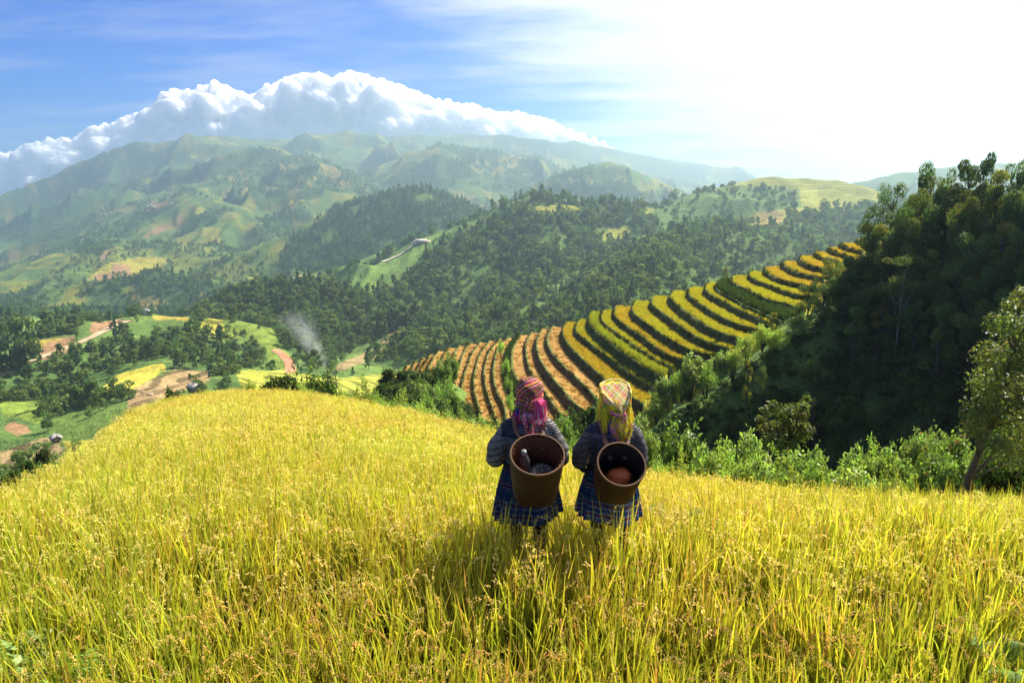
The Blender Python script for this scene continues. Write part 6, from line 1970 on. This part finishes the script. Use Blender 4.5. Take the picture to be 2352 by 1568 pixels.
# ------------------------------------------------------------------ bank of cumulus behind the far range
def clouds():
    top = [(-160, 420), (-80, 395), (0, 359), (31, 354), (57, 335), (78, 330), (104, 328), (125, 320), (151, 314), (172, 325), (193, 304), (208, 301), (234, 288), (250, 291), (292, 273), (333, 262), (359, 252), (367, 222), (396, 204), (417, 210), (448, 205), (490, 191),
           (516, 203), (547, 210), (562, 220), (588, 218), (609, 205), (651, 184), (672, 173), (703, 171), (734, 168), (766, 182), (781, 171), (807, 162), (833, 171), (875, 190), (911, 198), (963, 215), (1010, 235), (1060, 240), (1120, 255), (1200, 262), (1260, 275), (1310, 300), (1345, 316), (1420, 345)]
    bot = [(-160, 560), (0, 500), (172, 430), (365, 380), (510, 330), (700, 330), (1088, 325), (1225, 335), (1340, 340)]
    tx, ty = np.array(top, float).T; bx, by = np.array(bot, float).T
    rg = np.random.default_rng(21)
    DC = 5750.0
    mpp = DC / FPX / .99
    mb = MB()
    bm = bmesh.new(); bmesh.ops.create_icosphere(bm, subdivisions=3, radius=1.0)
    SV = np.array([v.co[:] for v in bm.verts]); SF = np.array([[v.index for v in f.verts] for f in bm.faces]); bm.free()

    def puff(x, y, r, d):
        c = np.array(P(x, y, DC + d)); R_ = r * mpp
        V = SV * np.array([1, 1, .92]) * R_
        mb.put(V + c, None, SF)
    for x in np.arange(-150, 1335, 9.0):
        t_ = np.interp(x, tx, ty); b_ = np.interp(x, bx, by)
        hgt = b_ - t_
        r = min(rg.uniform(9, 20), hgt * .45)
        puff(x, t_ + r * .9, r, rg.uniform(-50, 130))
        for k in range(3):
            r2 = min(rg.uniform(16, 36), hgt * .48)
            yy = t_ + r2 + (hgt - r2) * rg.random() ** .9
            puff(x + rg.normal() * 8, yy, r2, -150 * (yy - t_) / hgt + rg.uniform(-130, 130))
    for x in np.arange(-150, 1420, 5.0):
        r = rg.uniform(3.5, 9)
        puff(x + rg.normal() * 3, np.interp(x, tx, ty) + r * rg.uniform(-.1, 2.2), r, rg.uniform(-90, 90))
    me0 = mb.mesh('clouds', None)
    o = add('clouds', me0)
    md = o.modifiers.new('r', 'REMESH'); md.mode = 'VOXEL'; md.voxel_size = 9.0
    s = o.modifiers.new('s', 'SMOOTH'); s.factor = .5; s.iterations = 5
    dg = bpy.context.evaluated_depsgraph_get()
    r = bpy.data.meshes.new_from_object(o.evaluated_get(dg))
    V = np.empty(len(r.vertices) * 3, np.float32); r.vertices.foreach_get('co', V); V = V.reshape(-1, 3)
    N = np.empty(len(r.vertices) * 3, np.float32); r.vertices.foreach_get('normal', N); N = N.reshape(-1, 3)
    def billow(x, y, o, sd):
        t = 0; a = 1; w = 0
        for i in range(o):
            t = t + a * np.abs(2 * vnoise(x * 2 ** i + 3.1 * i, y * 2 ** i + 7.7 * i, sd + i) - 1); w += a; a *= .5
        return t / w
    d = (billow(V[:, 0] / 125 + V[:, 1] / 190, V[:, 2] / 115 + V[:, 1] / 130, 3, 31) - .4) * 46
    V = V + N * d[:, None]
    r.vertices.foreach_set('co', V.astype(np.float32).ravel()); r.update()
    for p in r.polygons: p.use_smooth = True
    m, n, out = new_mat('cloud')
    b = n.new('ShaderNodeBsdfPrincipled', i_Roughness=1.0)
    b.inputs['Base Color'].default_value = (.97, .97, .97, 1)
    b.inputs['Specular IOR Level'].default_value = 0.0
    b.inputs['Subsurface Weight'].default_value = 1.0
    b.inputs['Subsurface Radius'].default_value = (1, 1, 1)
    b.inputs['Subsurface Scale'].default_value = 170.0
    n.set(out.inputs[0], b.outputs[0])
    r.materials.clear(); r.materials.append(m)
    o.modifiers.clear(); o.data = r
    tag(o, 'bank of white cumulus clouds over the far mountains', 'clouds', kind='stuff')
    print('cloud verts', len(V), 'ymin', V[:, 1].min())


clouds()
# ------------------------------------------------------------------ sun, sky, air
SUN_AZ, SUN_EL = R(48), R(48)
sd = bpy.data.lights.new('sun', 'SUN')
sd.energy = 5.0
sd.angle = R(.53)
sd.color = (1.0, .93, .80)
so = bpy.data.objects.new('sun', sd)
so.rotation_euler = (math.pi / 2 - SUN_EL, 0, math.pi - SUN_AZ)
COL.objects.link(so)
W = bpy.data.worlds.new('World')
SC.world = W
W.use_nodes = True
W.node_tree.nodes.clear()
nt = NT(W.node_tree)
sky = nt.new('ShaderNodeTexSky', sky_type='NISHITA', sun_disc=False, sun_elevation=SUN_EL, sun_rotation=SUN_AZ, altitude=1200.0, air_density=1.0, dust_density=1.0, ozone_density=3.0)
# thin high cloud: streaks across the blue, closing to a bright veil towards the sun
dv = nt.new('ShaderNodeTexCoord').outputs['Generated']
sp_ = nt.new('ShaderNodeSeparateXYZ'); nt.set(sp_.inputs[0], dv)
inv_ = nt.math('DIVIDE', 1.0, nt.math('ADD', nt.math('MAXIMUM', sp_.outputs[2], 0.0), .12))
pl = nt.new('ShaderNodeCombineXYZ')
nt.set(pl.inputs[0], nt.math('MULTIPLY', sp_.outputs[0], inv_)); nt.set(pl.inputs[1], nt.math('MULTIPLY', sp_.outputs[1], inv_))
mp = nt.new('ShaderNodeMapping'); mp.inputs['Rotation'].default_value = (0, 0, R(35)); mp.inputs['Scale'].default_value = (.55, 1.5, 1)
nt.set(mp.inputs[0], pl)
wisp = nt.noise(mp.outputs[0], 1.6, 8, .62)
wv_ = nt.ramp(wisp, [(.46, 0), (.82, 1)])
dot = nt.new('ShaderNodeVectorMath', operation='DOT_PRODUCT'); nt.set(dot.inputs[0], dv)
dot.inputs[1].default_value = (math.sin(SUN_AZ) * math.cos(SUN_EL), math.cos(SUN_AZ) * math.cos(SUN_EL), math.sin(SUN_EL))
veil = nt.math('MULTIPLY', nt.ramp(nt.math('MULTIPLY_ADD', nt.math('SUBTRACT', wisp, .5), .35, dot.outputs['Value']), [(.49, 0), (.67, 1)], 'EASE'), 1.0)
fac = nt.math('MAXIMUM', nt.math('MULTIPLY', wv_, .55), veil, clamp=True)
hs_ = nt.new('ShaderNodeHueSaturation'); hs_.inputs['Saturation'].default_value = 1.3
nt.set(hs_.inputs['Color'], sky.outputs[0])
blue_ = nt.mix(1.0, hs_.outputs[0], (.15, .62, 1.32, 1), 'MULTIPLY')
skyc = nt.mix(fac, blue_, (7.9, 8.0, 8.15, 1))
bg = nt.new('ShaderNodeBackground', i_Strength=.05)
nt.set(bg.inputs[0], skyc)
nt.set(nt.new('ShaderNodeOutputWorld').inputs[0], bg.outputs[0])


def build_haze(density):
    m = bpy.data.materials.new('haze'); m.use_nodes = True
    m.node_tree.nodes.clear()
    n = NT(m.node_tree)
    out = n.new('ShaderNodeOutputMaterial')
    pv = n.new('ShaderNodeVolumePrincipled')
    pv.inputs['Color'].default_value = (.62, .83, 1.0, 1)
    pv.inputs['Density'].default_value = density
    pv.inputs['Anisotropy'].default_value = .66
    n.set(out.inputs['Volume'], pv.outputs[0])
    mb = MB()
    x0, x1, y0, y1 = LX.min() - 30, LX.max() + 30, -60, LY.max() + 30
    z0, z1 = LZ.min() - 2, LZ.max() + 25
    mb.box(((x0 + x1) / 2, (y0 + y1) / 2, (z0 + z1) / 2), (x1 - x0, y1 - y0, z1 - z0))
    tag(mb.build('haze', m), kind='stuff')
    print('haze box', x0, x1, y0, y1, z0, z1)


build_haze(2.2e-4)
SC.view_settings.view_transform = 'Standard'
SC.view_settings.look = 'None'
SC.view_settings.exposure = 1.22
SC.view_settings.gamma = 1.0
cy = SC.cycles
cy.max_bounces = 8
cy.diffuse_bounces = 3
cy.glossy_bounces = 2
cy.transmission_bounces = 4
cy.transparent_max_bounces = 8
cy.volume_bounces = 1
cy.use_denoising = True
SC.render.use_persistent_data = False
print('done', round(time.time() - T0, 1))
